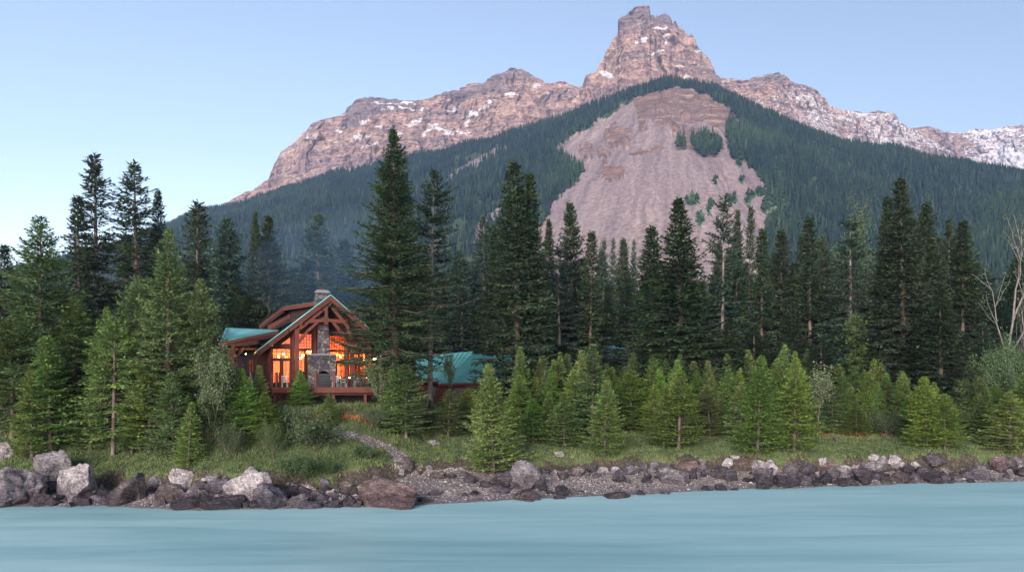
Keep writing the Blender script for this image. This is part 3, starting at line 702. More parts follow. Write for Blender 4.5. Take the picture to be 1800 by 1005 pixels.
def conifer(seed, H, R, cb=0.08, p=0.8, dz=0.3, per=8, droop=0.25, tip=0.25, rise=0.0, spacing=0.16, bl=0.5, el=0.2, ew=0.055, rough=0.25,
            missing=0.06, trunk_r=None, lean=(0, 0), topskip=0.0, dead=0.0, gaps=0.0, bulge=0.0):
    """returns (trunk mesh, crown mesh). H height, R crown radius at its widest, cb crown base fraction"""
    r = np.random.default_rng(seed)
    tr = trunk_r or H * 0.011 + 0.02
    # whorls
    zs = []; z = cb * H
    while z < H * (0.985 - topskip):
        zs.append(z); t = (z - cb * H) / (H * (1 - cb)); z += dz * (1.15 - 0.6 * t) * r.uniform(0.7, 1.3)
    Z = np.repeat(zs, per) + r.uniform(-0.4, 0.4, len(zs) * per) * dz
    n = len(Z); az = np.tile(np.arange(per) * 2 * pi / per, len(zs)) + np.repeat(r.uniform(0, 6.28, len(zs)), per) + r.normal(0, 0.35, n)
    t = np.clip((Z - cb * H) / (H * (1 - cb)), 0, 1)
    low = np.clip(t / 0.09, 0, 1) * 0.30 + 0.70
    prof = (1 - t) ** p * low * (1 + bulge * np.sin(pi * t)) + 0.02
    lob = 1 + rough * 1.1 * gnoise(np.cos(az) * 1.3 + seed, np.sin(az) * 1.3 + 0.4, Z / H * 9 + seed * 0.3)
    L = R * prof * np.clip(lob, 0.3, 1.7) * r.uniform(1 - rough, 1 + rough * 0.6, n)
    if gaps > 0:
        g = gnoise(np.cos(az) * 1.1 + 5 * seed, np.sin(az) * 1.1, Z / H * 7 + 3.3); keepg = g > (-0.55 + gaps)
    else: keepg = np.ones(n, bool)
    keep = (r.uniform(0, 1, n) > missing) & (L > 0.06) & keepg
    Z, az, t, L = Z[keep], az[keep], t[keep], L[keep]; n = len(Z)
    ri = rise + 0.75 * t ** 2.5 + r.normal(0, 0.07, n)              # upper branches point up
    dr = droop * (1 - t) * r.uniform(0.6, 1.3, n); tp = tip * (1 - 0.5 * t)
    dirh = np.stack([np.cos(az), np.sin(az), np.zeros(n)], 1)
    def bp(i, s):
        zoff = L[i] * (ri[i] * s - dr[i] * s * s * 1.6 + tp[i] * s ** 3 * 1.1)
        P = dirh[i] * (L[i] * s)[:, None]; P[:, 2] = Z[i] + zoff
        return P
    # branchlets
    s0 = np.clip(0.25 * (1 - t) + 0.03, 0.03, 0.4)
    cnt = np.maximum(2, (L * (1 - s0) / spacing).astype(int)); I = np.repeat(np.arange(n), cnt)
    k = np.arange(len(I)) - np.repeat(np.concatenate([[0], np.cumsum(cnt)[:-1]]), cnt)
    S = s0[I] + (1 - s0[I]) * (k + r.uniform(0.1, 0.9, len(I))) / cnt[I]
    C0 = bp(I, S); C1 = bp(I, np.minimum(S + 0.05, 1.05)); tang = C1 - C0; tang /= np.linalg.norm(tang, axis=1, keepdims=True) + 1e-9
    allV = []; allT = []; tint = []; off = 0
    def emit(C, D, Ls, Ws, tn):
        nonlocal off
        V, T = tri_blades(C, D, Ls, Ws, r); allV.append(V); allT.append(T + off); off += len(V); tint.append(np.repeat(tn, 4))
    bt = r.normal(0.45, 0.16, n)
    for side in (-1, 1):
        a = side * np.radians(r.uniform(38, 66, len(I)))
        D = np.stack([tang[:, 0] * np.cos(a) - tang[:, 1] * np.sin(a), tang[:, 0] * np.sin(a) + tang[:, 1] * np.cos(a), tang[:, 2] * 0.7 - r.uniform(0.0, 0.45, len(I)) * (0.4 + droop * 1.8)], 1)
        D /= np.linalg.norm(D, axis=1, keepdims=True)
        BL = np.minimum(bl, L[I] * 0.55) * (1.15 - 0.75 * S) * r.uniform(0.6, 1.2, len(I))
        m = np.maximum(1, np.round(BL / (el * 0.62)).astype(int)); J = np.repeat(np.arange(len(I)), m)
        q = np.arange(len(J)) - np.repeat(np.concatenate([[0], np.cumsum(m)[:-1]]), m)
        pos = C0[J] + D[J] * ((q / m[J]) * BL[J])[:, None]
        jd = D[J] + r.normal(0, 0.28, (len(J), 3)); jd[:, 2] -= 0.05; jd /= np.linalg.norm(jd, axis=1, keepdims=True)
        emit(pos, jd, el * r.uniform(0.7, 1.3, len(J)), ew * r.uniform(0.7, 1.3, len(J)), np.clip(bt[I[J]] + r.normal(0, 0.10, len(J)) + 0.10 * ((q + 1) == m[J]), 0, 1))
    # needles right along the branch and its tip
    cnt2 = np.maximum(2, (L / (el * 0.5)).astype(int)); I2 = np.repeat(np.arange(n), cnt2)
    k2 = np.arange(len(I2)) - np.repeat(np.concatenate([[0], np.cumsum(cnt2)[:-1]]), cnt2)
    S2 = 0.2 + 0.8 * k2 / cnt2[I2]; A = bp(I2, S2); B = bp(I2, S2 + 0.06); D = B - A; D /= np.linalg.norm(D, axis=1, keepdims=True) + 1e-9
    D = D + r.normal(0, 0.25, D.shape); D /= np.linalg.norm(D, axis=1, keepdims=True)
    emit(A, D, el * r.uniform(0.8, 1.3, len(A)), ew * r.uniform(0.8, 1.2, len(A)), np.clip(bt[I2] + 0.05, 0, 1))
    # leader
    kk = max(6, int(0.06 * H / (el * 0.18))); zt = H * r.uniform(0.93, 1.0, kk); aa = r.uniform(0, 6.28, kk); inc = r.uniform(0.25, 1.3, kk)
    D = np.stack([np.cos(aa) * np.cos(inc), np.sin(aa) * np.cos(inc), np.sin(inc)], 1)
    emit(np.stack([0 * zt, 0 * zt, zt], 1), D, el * r.uniform(0.6, 1.0, kk) * 1.1, ew * np.ones(kk), np.full(kk, 0.5))
    V = np.concatenate(allV); T = np.concatenate(allT)
    lx = lean[0] * (V[:, 2] / H) ** 1.5; ly = lean[1] * (V[:, 2] / H) ** 1.5
    V[:, 0] += lx; V[:, 1] += ly
    crown = npmesh('crown', V, [T], {'tint': np.concatenate(tint)})
    # trunk and limbs
    zz = np.linspace(-0.5, H, 12); A = np.stack([lean[0] * np.clip(zz / H, 0, 1) ** 1.5, lean[1] * np.clip(zz / H, 0, 1) ** 1.5, zz], 1)
    rad = tr * np.clip(1 - zz / H, 0, 1) ** 0.85 + 0.006; rad[0] *= 1.5
    v1, f1 = tubes_np(A[:-1], A[1:], rad[:-1], rad[1:], 8)
    a = bp(np.arange(n), np.zeros(n)); b = bp(np.arange(n), np.full(n, 0.5)); c = bp(np.arange(n), np.full(n, 0.95))
    for P in (a, b, c): P[:, 0] += lean[0] * (P[:, 2] / H).clip(0) ** 1.5; P[:, 1] += lean[1] * (P[:, 2] / H).clip(0) ** 1.5
    br = 0.010 * L + 0.006
    v2, f2 = tubes_np(a, b, br, br * 0.65, 3); v3, f3 = tubes_np(b, c, br * 0.65, br * 0.2, 3)
    VV = [v1, v2, v3]; FF = [f1, f2 + len(v1), f3 + len(v1) + len(v2)]
    if dead > 0:      # bare dead limbs under the crown
        nd = int(dead * H * 2.2); zd = r.uniform(0.12, 0.75, nd) * H; ad = r.uniform(0, 6.28, nd); ld = r.uniform(0.15, 0.5, nd) * R
        a = np.stack([0 * zd, 0 * zd, zd], 1); b = a + np.stack([np.cos(ad) * ld, np.sin(ad) * ld, ld * r.uniform(-0.5, 0.1, nd)], 1)
        for P in (a, b): P[:, 0] += lean[0] * (P[:, 2] / H).clip(0) ** 1.5; P[:, 1] += lean[1] * (P[:, 2] / H).clip(0) ** 1.5
        v4, f4 = tubes_np(a, b, np.full(nd, 0.025), np.full(nd, 0.008), 3); FF.append(f4 + sum(len(x) for x in VV)); VV.append(v4)
    trunk = npmesh('trunk', np.concatenate(VV), FF, None, True)
    return trunk, crown

def skeleton(seed, H, R, n_main, spread, base=0.25, wob=0.15, sub=4, r0=0.05, upw=0.6, sub2=3):
    """deciduous branching: list of segments and twig tips"""
    r = np.random.default_rng(seed); A = []; B = []; ra = []; rb = []; tips = []
    def grow(p, d, L, rad, depth):
        k = 4; q = p.copy()
        for i in range(k):
            d = d + r.normal(0, wob, 3) + np.array([0, 0, 0.06]); d /= np.linalg.norm(d)
            q2 = q + d * L / k; A.append(q.copy()); B.append(q2.copy()); ra.append(rad * (1 - i / k * 0.5)); rb.append(rad * (1 - (i + 1) / k * 0.5))
            if depth > 0 and i >= 1:
                for _ in range(max(1, (sub if depth > 1 else sub2) // 2)):
                    a = r.uniform(0, 6.28); e = np.array([cos(a), sin(a), r.uniform(-0.1, 0.9)]); e = e * spread + d * 0.8; e /= np.linalg.norm(e)
                    grow(q2.copy(), e, L * r.uniform(0.35, 0.6), rad * 0.45, depth - 1)
            if depth == 0: tips.append(q2.copy())
            q = q2
        tips.append(q.copy())
    for m in range(n_main):
        a = 2 * pi * m / n_main + r.uniform(-0.5, 0.5)
        d = np.array([cos(a) * spread * r.uniform(0.3, 1), sin(a) * spread * r.uniform(0.3, 1), 1.0]) if n_main > 1 else np.array([r.normal(0, .05), r.normal(0, .05), 1.0])
        d /= np.linalg.norm(d)
        grow(np.array([r.normal(0, 0.08), r.normal(0, 0.08), -0.2]), d, H * r.uniform(0.75, 1.0), r0, 2)
    return np.array(A), np.array(B), np.array(ra), np.array(rb), np.array(tips)
def leafy(seed, H, R, n_main=1, spread=0.6, leaves=6, ll=0.09, lw=0.035, sub=4, r0=0.05, wob=0.15, cl=0.22, sub2=3, box=None):
    r = np.random.default_rng(seed + 99)
    A, B, ra, rb, tips = skeleton(seed, H, R, n_main, spread, sub=sub, r0=r0, wob=wob, sub2=sub2)
    allp = np.concatenate([A, B, tips]); mz = allp[:, 2].max(); mr = np.percentile(np.hypot(allp[:, 0], allp[:, 1]), 96)
    s = np.array([R / mr, R / mr, H / mz]); A, B, tips = A * s, B * s, tips * s
    v, f = tubes_np(A, B, ra, rb, 5); wood = npmesh('trunk', v, [f], None, True)
    if leaves <= 0: return wood, None
    P = np.repeat(tips, leaves, 0) + r.normal(0, cl, (len(tips) * leaves, 3)); n = len(P)
    a = r.uniform(0, 6.28, n); D = np.stack([np.cos(a), np.sin(a), r.uniform(-0.7, 0.7, n)], 1); D /= np.linalg.norm(D, axis=1, keepdims=True)
    V, T = tri_blades(P, D, ll * r.uniform(0.7, 1.3, n), lw * r.uniform(0.8, 1.2, n), r, 0.9, 0.2)
    return wood, npmesh('foliage', V, [T], {'tint': np.repeat(np.clip(r.normal(0.5, 0.2, n), 0, 1), 4)})

# ---- prototypes (built at real height, then placed with a scale)
PRO = {}
def proto(key, mats, H, R, meshes): PRO[key] = (H, R, meshes, mats)
def mk_conifer(key, mat, H, R, bark=None, **k):
    t, c = conifer(hash_int(key), H, R, **k); t.materials.append(bark or MB_BARK); c.materials.append(mat); PRO[key] = (H, R, t, c)
def hash_int(s): return sum(ord(ch) * (i * 7 + 3) for i, ch in enumerate(s)) % 9973
YK = dict(dz=0.21, per=9, droop=0.10, tip=0.16, rise=0.12, spacing=0.075, bl=0.42, el=0.15, ew=0.030, p=0.80, rough=0.30, gaps=0.03, missing=0.06)
for i, (H, R, cb, p) in enumerate([(6, 1.45, .05, .85), (6, 1.15, .06, .8), (6, 1.7, .04, .9), (6, 1.3, .12, .75), (6, 1.0, .04, .9), (6, 1.55, .08, .7)]):
    mk_conifer('young%d' % i, MN_YOUNG, H, R, **{**YK, 'cb': cb, 'p': p})
for i, (H, R) in enumerate([(11, 2.6), (12, 2.2), (10, 2.5)]):
    mk_conifer('fir%d' % i, MN_MID, H, R, dz=0.36, per=9, droop=0.16, tip=0.22, rise=0.06, spacing=0.12, bl=0.60, el=0.21, ew=0.040, p=[.75, .8, .65][i], rough=0.3, cb=[.08, .12, .1][i])
mk_conifer('airy', MN_YOUNG, 7, 2.0, dz=0.34, per=7, droop=0.22, tip=0.22, rise=0.02, spacing=0.12, bl=0.5, el=0.18, ew=0.032, p=.62, rough=0.35, cb=.16, dead=1.0, gaps=.12)
SK = dict(droop=0.38, tip=0.35, spacing=0.25, bl=0.95, el=0.40, ew=0.085)
for i, (H, R, cb, p, rough, gaps, miss) in enumerate([(26, 3.9, .10, .72, .35, .10, .1), (28, 3.3, .12, .85, .30, .05, .08), (24, 3.6, .06, .78, .3, .05, .06), (27, 3.0, .15, .7, .4, .2, .14), (25, 4.2, .08, .9, .28, .03, .05), (22, 2.7, .1, .75, .35, .12, .1)]):
    mk_conifer('spruce%d' % i, MN_DARK, H, R, dz=0.42, per=9, cb=cb*.6, p=p, rough=rough, gaps=gaps, missing=miss, **SK)
mk_conifer('sparse0', MN_DARK, 26, 3.0, bark=MB_BARK, dz=0.50, per=8, cb=.05, p=.66, rough=.5, gaps=.24, missing=.2, dead=.8, **SK)
mk_conifer('sparse1', MN_DARK, 28, 3.4, bark=MB_BARK, dz=0.52, per=8, cb=.05, p=.66, rough=.5, gaps=.22, missing=.18, dead=.8, **SK)
mk_conifer('bluefir0', MN_BLUE, 22, 3.6, dz=0.5, per=8, cb=.08, p=.62, rough=.35, gaps=.1, missing=.08, **SK)
mk_conifer('bluefir1', MN_BLUE, 24, 3.2, dz=0.52, per=8, cb=.12, p=.7, rough=.38, gaps=.12, missing=.08, **SK)
mk_conifer('giant', MN_DARK, 30, 5.6, dz=0.40, per=10, cb=.15, p=1.02, droop=.30, tip=.34, spacing=.24, bl=1.0, el=.36, ew=.075, rough=.42, gaps=.08, missing=.08, dead=1.2, trunk_r=.42, lean=(0.3, 0), bulge=.25)
mk_conifer('pine', MN_DARK, 27, 4.0, bark=MB_PALE, dz=0.55, per=7, cb=.32, p=.55, droop=.3, tip=.4, spacing=.26, bl=.9, el=.36, ew=.075, rough=.6, gaps=.34, missing=.22, dead=2.5, trunk_r=.30, lean=(-.5, 0))
mk_conifer('paletrunk', MN_BLUE, 25, 3.2, bark=MB_PALE, dz=0.6, per=7, cb=.25, p=.6, rough=.5, gaps=.26, missing=.2, dead=2.0, **SK)
def mk_leafy(key, lm, H, R, bark=None, **k):
    t, c = leafy(hash_int(key), H, R, **k); t.materials.append(bark or MB_BARK)
    if c is not None: c.materials.append(lm)
    PRO[key] = (H, R, t, c)
mk_leafy('willow_tree', ML_WILLOW, 6, 1.9, n_main=3, spread=.45, leaves=9, ll=.13, lw=.042, cl=.20, sub=6, sub2=4)
mk_leafy('sapling', ML_WILLOW, 5.5, 1.3, n_main=1, spread=.8, leaves=9, ll=.13, lw=.048, cl=.16, sub=6, sub2=4)
mk_leafy('bush0', ML_SHRUB, 2.2, 1.9, n_main=9, spread=1.0, leaves=8, ll=.09, lw=.026, cl=.16, r0=.02, sub=4, sub2=3)
mk_leafy('bush1', ML_SHRUB, 1.8, 1.6, n_main=8, spread=1.2, leaves=8, ll=.12, lw=.04, cl=.16, r0=.02, sub=4, sub2=2)
mk_leafy('bigshrub', ML_POPLAR, 7, 4.0, n_main=6, spread=.9, leaves=18, ll=.18, lw=.065, cl=.35, r0=.06, sub=6, sub2=4)
mk_leafy('poplar', ML_POPLAR, 24, 5.0, n_main=1, spread=.7, leaves=24, ll=.27, lw=.10, cl=.60, r0=.3, sub=6, sub2=5)
mk_leafy('thinbirch', ML_POPLAR, 22, 4.2, bark=MB_PALE, n_main=1, spread=.7, leaves=5, ll=.22, lw=.08, cl=.35, r0=.2, sub=5, sub2=4)
mk_leafy('baretree', ML_POPLAR, 20, 5.0, bark=MB_PALE, n_main=2, spread=.75, leaves=0, r0=.07, sub=5, sub2=4, wob=.25)

TREES = []
def plant(key, px, base, top, label, cat='tree', group=None, Y=None, wide=None, name=None, rz=None, depth=None, sink=0.0):
    H, R, t, c = PRO[key]
    if depth is not None:
        Y = depth; x = (px - PX0) / F * Y; z = float(ground_h(x, Y)) - sink; y = Y
    else: x, y, z = ground_hit(px, base); z -= 0.05 + sink
    ztop = H0 - (top - PY0) / F * y; h = max(ztop - z, 0.3); s = h / H
    sx = (wide * y / F) / R if wide else s
    nm = name or ('spruce_tree' if cat == 'tree' else cat.replace(' ', '_'))
    a = hash_int(label + str(px)) * 0.37 if rz is None else rz
    e = empty(nm, (x, y, z), a); tl = 0.045 if key.startswith('young') else 0.018; e.rotation_euler = (tl * sin(a * 5.1 + px), tl * cos(a * 3.7 + px * 1.3), a); e.scale = (sx, sx, s); tag(e, label, cat, group)
    link('trunk', t, None, e)
    if c is not None: link('crown' if cat == 'tree' else 'foliage', c, None, e)
    TREES.append((x, y, sx * R))
    return e
# ---------------------------------------------------------------- the tall wood behind the lodge, one by one (px, top, half width, depth)
BIG = [
 # key, px, top, halfwidth px, depth, label
 ('spruce3', 4, 428, 42, 120, 'dark spruce cut by the left edge of the picture with only its right side showing'),
 ('sparse0', 173, 272, 56, 118, 'tallest thin spruce on the left with open see-through top against the sky'),
 ('spruce5', 143, 343, 46, 116, 'dark spruce standing close against the left side of the thin tall spruce'),
 ('sparse1', 243, 285, 66, 120, 'tall ragged spruce with open top, second tallest against the sky on the left'),
 ('spruce3', 277, 333, 30, 124, 'narrow spruce tucked behind the right shoulder of the second tallest left spruce'),
 ('sparse0', 345, 353, 54, 116, 'lone ragged dark spruce against the left forest slope'),
 ('bluefir0', 405, 383, 52, 112, 'round topped bushy conifer left of the lodge, beside two pointed spruces'),
 ('spruce1', 446, 370, 26, 125, 'narrow pointed spruce between the round topped conifer and the wider dark one'),
 ('spruce0', 474, 380, 50, 112, 'wide dark spruce behind the left dormer of the lodge'),
 ('bluefir1', 560, 372, 52, 118, 'soft blue-green fir half veiled by smoke behind the lodge chimney'),
 ('bluefir0', 600, 420, 48, 140, 'hazy low fir in the smoke between the lodge chimney and the giant spruce'),
 ('giant', 694, 224, 84, 65.8, 'giant spruce right of the lodge, its long boughs reaching over the roof'),
 ('pine', 756, 303, 56, 74, 'leaning tree with a bare pale trunk right of the giant spruce'),
 ('bluefir1', 850, 375, 42, 140, 'hazy blue fir left of the tall double-topped spruce'),
 ('bluefir0', 812, 440, 46, 135, 'low hazy fir above the roof of the green-roofed cabin'),
 ('spruce0', 912, 284, 74, 80, 'tall full dark spruce beside the green-roofed cabin'),
 ('spruce3', 931, 300, 40, 83, 'second top showing behind the right edge of the tall full spruce'),
 ('spruce5', 872, 398, 44, 92, 'shorter dark spruce leaning against the left flank of the tall full spruce'),
 ('spruce1', 962, 384, 32, 96, 'slim pointed spruce just right of the tall full spruce'),
 ('spruce2', 1010, 354, 46, 104, 'pointed dark spruce in front of the left edge of the scree fan'),
 ('spruce5', 1036, 404, 36, 92, 'dark spruce on the right of the pointed one, lower and narrower'),
 ('paletrunk', 985, 430, 40, 90, 'thin conifer with a pale trunk among dark spruces at the picture centre'),
 ('bluefir1', 1060, 420, 24, 150, 'small hazy spruce, first of the far row under the scree fan'),
 ('bluefir1', 1083, 417, 17, 165, 'small hazy spruce, second of the far row under the scree fan'),
 ('bluefir1', 1095, 428, 16, 160, 'small hazy spruce, third of the far row under the scree fan'),
 ('bluefir1', 1108, 420, 16, 165, 'small hazy spruce, last of the far row under the scree fan'),
 ('spruce2', 1152, 398, 62, 88, 'broad dark spruce merging with the left side of the biggest central one'),
 ('spruce4', 1199, 348, 84, 82, 'huge broad dark spruce with spire top in front of the scree fan'),
 ('paletrunk', 1268, 342, 44, 88, 'airy pale-trunked conifer right of the huge broad spruce'),
 ('spruce1', 1291, 368, 30, 96, 'dark narrow spruce behind the airy pale-trunked conifer'),
 ('sparse0', 1313, 362, 24, 108, 'thin dark spire standing out against the lower right of the scree'),
 ('spruce5', 1336, 400, 40, 92, 'dark spruce with blunt top right of the thin spire'),
 ('spruce3', 1374, 402, 40, 96, 'dark spruce standing where the scree fan meets the forest'),
 ('spruce5', 1424, 378, 42, 94, 'dense dark spruce alone between the scree fan and the pale poplars'),
 ('sparse1', 1452, 412, 34, 100, 'thin ragged conifer with bare stem right of the dense lone spruce'),
 ('paletrunk', 1496, 378, 46, 88, 'pale-stemmed conifer amid grey-green leaves left of the big spruce pair'),
 ('poplar', 1518, 340, 52, 102, 'tall grey-green poplar behind the left spruce of the big pair'),
 ('spruce1', 1556, 344, 46, 84, 'dark pointed spruce, left one of the big pair at right'),
 ('spruce4', 1590, 313, 74, 82, 'tallest dark spruce in the right half of the wood'),
 ('spruce2', 1624, 356, 56, 88, 'spruce half hidden behind the right side of the tallest right-hand one'),
 ('sparse0', 1662, 384, 34, 100, 'ragged thin spruce top between the tallest right-hand spruce and the bare tree'),
 ('spruce2', 1692, 388, 54, 92, 'rounded dark spruce just left of the bare-branched tree'),
 ('thinbirch', 1752, 364, 56, 84, 'thin tall birch with few leaves near the right edge'),
 ('baretree', 1792, 440, 38, 84, 'dead tree with bare white branches at the right edge'),
 ('spruce0', 1785, 450, 60, 100, 'dark spruce behind the bare white branches at the right edge'),
 ('spruce4', 1655, 505, 66, 77, 'low wide dark spruce with a thin pale stem in front, right of the tallest pair'),
]
for key, px, top, hw, dep, lab in BIG:
    nm = {'poplar': 'poplar_tree', 'thinbirch': 'birch_tree', 'baretree': 'dead_tree', 'pine': 'pine_tree'}.get(key, 'fir_tree' if 'fir' in key else 'spruce_tree')
    if 'conifer' in lab: nm = 'conifer_tree'
    plant(key, px, None, top, lab, depth=dep, wide=hw * 1.2, name=nm)
plant('bigshrub', 1756, None, 590, 'big pale-leaved shrub tree under the bare branches at the right edge', depth=78, wide=46, name='shrub_tree')
plant('sapling', 790, None, 616, 'small leafy sapling in front of the green-roofed cabin', depth=74, wide=15, name='sapling_tree')

# ---------------------------------------------------------------- the wall of wood filling in behind them
def woods():
    r = np.random.default_rng(5); keys = ['spruce0', 'spruce1', 'spruce2', 'spruce3', 'spruce5', 'bluefir0', 'bluefir1', 'spruce4', 'spruce2', 'bluefir1']
    # upper outline of the background wood in the photograph
    ox = [0, 60, 110, 200, 300, 400, 500, 620, 720, 800, 880, 960, 1060, 1120, 1200, 1300, 1400, 1500, 1600, 1700, 1800]
    oy = [470, 500, 480, 470, 450, 450, 440, 455, 450, 460, 440, 445, 450, 440, 430, 425, 430, 440, 430, 430, 440]
    for row, (dep, dy, n, hwm) in enumerate([(150, 5, 52, 34), (115, 45, 50, 40), (95, 95, 42, 44), (84, 155, 38, 44)]):
        for i in range(n):
            px = -60 + (i + r.uniform(0.1, 0.9)) / n * 1920; d = dep * r.uniform(0.94, 1.08)
            top = np.interp(px, ox, oy) + dy + r.uniform(-30, 34)
            if 390 < px < 700 and row >= 2: d = 108 * r.uniform(.95, 1.05); top = max(top, 500)
            if 700 < px < 920 and row >= 2: d = 112; top = max(top, 520)
            if 1060 < px < 1110 and row >= 1: top = max(top, 500)
            k = keys[r.integers(0, 5 if row > 0 else 7)] if r.uniform() < 0.7 else keys[r.integers(5, 10)]
            side = 'left' if px < 450 else ('lodge' if px < 900 else ('centre' if px < 1350 else 'right'))
            lab = {'left': 'dark conifer in the packed wood behind the light firs on the left', 'lodge': 'dark conifer in the packed wood behind the lodge and cabins',
                   'centre': 'dark conifer in the packed wood below the scree fan', 'right': 'dark conifer in the packed wood on the right'}[side]
            plant(k, px, None, top, lab, group=lab.replace('conifer', 'conifers'), depth=d, wide=hwm * r.uniform(0.9, 1.35) * 1.25, name='conifer_tree', rz=r.uniform(0, 6.28))
woods()

# ---------------------------------------------------------------- light young spruces in front: key, px, base, top, half width, label
YOUNG = [
 ('fir0', 72, 762, 384, 88, 'tallest light green fir in the left clump, its spire above all'),
 ('fir2', 22, 770, 560, 60, 'light green fir cut by the left edge behind the stony bank'),
 ('fir1', 130, 752, 520, 60, 'mid-height fir between the tallest left spire and the yellowish fir'),
 ('young3', 90, 797, 592, 46, 'young two-stemmed spruce standing right above the tallest pale boulder'),
 ('young1', 56, 805, 640, 30, 'slim young spruce left of the two-stemmed one over the boulders'),
 ('airy', 199, 803, 560, 62, 'yellow-green airy fir with visible pale branches, left bank'),
 ('fir1', 182, 768, 540, 42, 'narrow fir behind the yellow-green airy one'),
 ('fir2', 244, 762, 486, 60, 'bushy green fir behind and right of the airy yellow one'),
 ('fir1', 293, 772, 403, 62, 'second tallest fir of the left clump, with lichened lower stem'),
 ('fir0', 353, 752, 492, 52, 'pointed green fir nearest the left porch of the lodge'),
 ('young5', 262, 796, 640, 46, 'low-branched light spruce in the middle of the left clump'),
 ('young2', 305, 800, 655, 44, 'spreading light spruce above the gap between left bank boulders'),
 ('young4', 331, 818, 705, 24, 'little bright spruce standing at the edge of the left bank'),
 ('young0', 160, 790, 660, 34, 'small light spruce squeezed between the two-stemmed and airy firs'),
 ('young3', 232, 798, 700, 28, 'short spruce with flat yellow sprays under the left clump'),
 ('fir2', 395, 770, 640, 40, 'wide fir beside the leafy willow left of the lodge'),
 ('young0', 430, 768, 648, 34, 'green young spruce in front of the lodge porch railing'),
 ('young4', 458, 738, 641, 20, 'slender young spruce before the left wall of the lodge'),
 ('young1', 468, 772, 690, 30, 'short spruce left of the grassy slope, below the lodge corner'),
 ('young0', 529, 716, 650, 21, 'little dense spruce directly in front of the lodge deck'),
 ('young4', 580, 746, 687, 18, 'tiny pointed spruce on the grass below the right part of the deck'),
 ('fir2', 714, 770, 640, 44, 'double-stemmed young fir under the giant spruce, left of the path fork'),
 ('young1', 692, 760, 650, 26, 'young spruce close behind the left of the double-stemmed fir'),
 ('young3', 788, 768, 684, 28, 'open young spruce with dark stem right of the double-stemmed fir'),
 ('young4', 757, 752, 702, 18, 'small spruce between the double-stemmed fir and the open one'),
 ('young5', 824, 756, 682, 28, 'light spruce in front of the green-roofed cabin eave'),
 ('young2', 868, 832, 640, 50, 'large full spruce overhanging the eroded bank edge in the centre'),
 ('young1', 915, 768, 660, 30, 'light spruce just behind the right side of the full overhanging one'),
 ('young3', 938, 780, 700, 26, 'short spruce right of the full overhanging one'),
 ('young0', 992, 785, 690, 32, 'small spruce with visible dark stem on the grass, centre'),
 ('young1', 1041, 768, 606, 36, 'tall pointed light spruce behind the centre meadow'),
 ('young0', 1062, 801, 668, 34, 'even cone-shaped spruce near the bank in the centre'),
 ('young5', 1012, 760, 650, 30, 'light spruce behind the small dark-stemmed one'),
 ('young5', 1110, 757, 650, 34, 'bushy spruce at the back of the centre meadow opening'),
 ('young4', 1143, 752, 646, 24, 'narrow light spruce right of the bushy one at the meadow back'),
 ('young1', 1172, 742, 624, 28, 'tall light spruce rising behind the twin spruces'),
 ('young0', 1167, 787, 680, 30, 'left one of the twin spruces on the right half of the meadow'),
 ('young3', 1193, 790, 655, 36, 'right one of the twin spruces, with a visible stem'),
 ('young1', 1214, 752, 636, 28, 'light spruce between the twin spruces and the round yellow one'),
 ('young5', 1248, 768, 678, 30, 'rounded yellow-green spruce right of the twins'),
 ('young4', 1252, 742, 638, 24, 'narrow spruce top behind the rounded yellow-green one'),
 ('young0', 1283, 762, 648, 30, 'pale spruce right of the rounded yellow-green one'),
 ('young1', 1302, 778, 672, 26, 'short spruce filling the gap before the dark full spruce'),
 ('young2', 1331, 798, 625, 44, 'dark full young spruce close above the start of the right boulders'),
 ('young1', 1373, 752, 606, 26, 'tall spire of light spruce behind the two bank spruces at right'),
 ('young0', 1396, 794, 630, 40, 'tall spruce with drooping yellow sprays beside the grey sapling'),
 ('young3', 1362, 790, 690, 22, 'slim low spruce between the two tall bank spruces'),
 ('fir1', 1440, 742, 604, 30, 'green fir behind the grey-leaved sapling'),
 ('young1', 1473, 752, 640, 28, 'light spruce right behind the grey-leaved sapling'),
 ('young2', 1506, 766, 706, 26, 'short broad yellow spruce left of the rounded dark shrub'),
 ('fir2', 1500, 742, 552, 50, 'dark green fir with layered boughs in front of the poplar'),
 ('young4', 1537, 738, 672, 22, 'small pointed spruce between the short broad one and the shrub'),
 ('young5', 1567, 738, 652, 32, 'light spruce standing behind the rounded dark shrub'),
 ('fir1', 1596, 735, 598, 36, 'tall green fir in front of the tallest right-hand dark spruce'),
 ('young2', 1630, 786, 662, 42, 'dense pale spruce, left one of the near trio at right'),
 ('young1', 1642, 752, 634, 28, 'spire behind the near trio at right'),
 ('young5', 1661, 789, 692, 32, 'low right-hand spruce of the near trio'),
 ('young0', 1606, 772, 700, 22, 'small spruce tucked left of the near trio'),
 ('young1', 1714, 748, 636, 30, 'light spruce in front of the dark hollow near the right edge'),
 ('young0', 1722, 770, 690, 26, 'low yellowish spruce right of the dark hollow'),
 ('young5', 1744, 752, 650, 30, 'spruce under the pale-leaved shrub tree'),
 ('young2', 1775, 792, 688, 44, 'yellow-green spruce above the right-hand boulders, near the edge'),
 ('young1', 1776, 750, 634, 34, 'tall light spruce behind the yellow-green one at the right'),
 ('young3', 1806, 780, 650, 34, 'spruce cut by the right edge of the picture'),
 ('fir0', 1212, 730, 620, 34, 'green fir in the second row behind the twin spruces'),
 ('fir1', 1385, 735, 560, 30, 'slim dark fir between the light spruces and the wood, right of centre'),
 ('young0', 968, 750, 672, 26, 'light spruce left of the pointed centre spruce'),
 ('young1', 1085, 752, 668, 24, 'light spruce between the pointed centre one and the meadow opening'),
 ('young5', 1420, 760, 690, 22, 'low spruce at the foot of the grey-leaved sapling'),
]
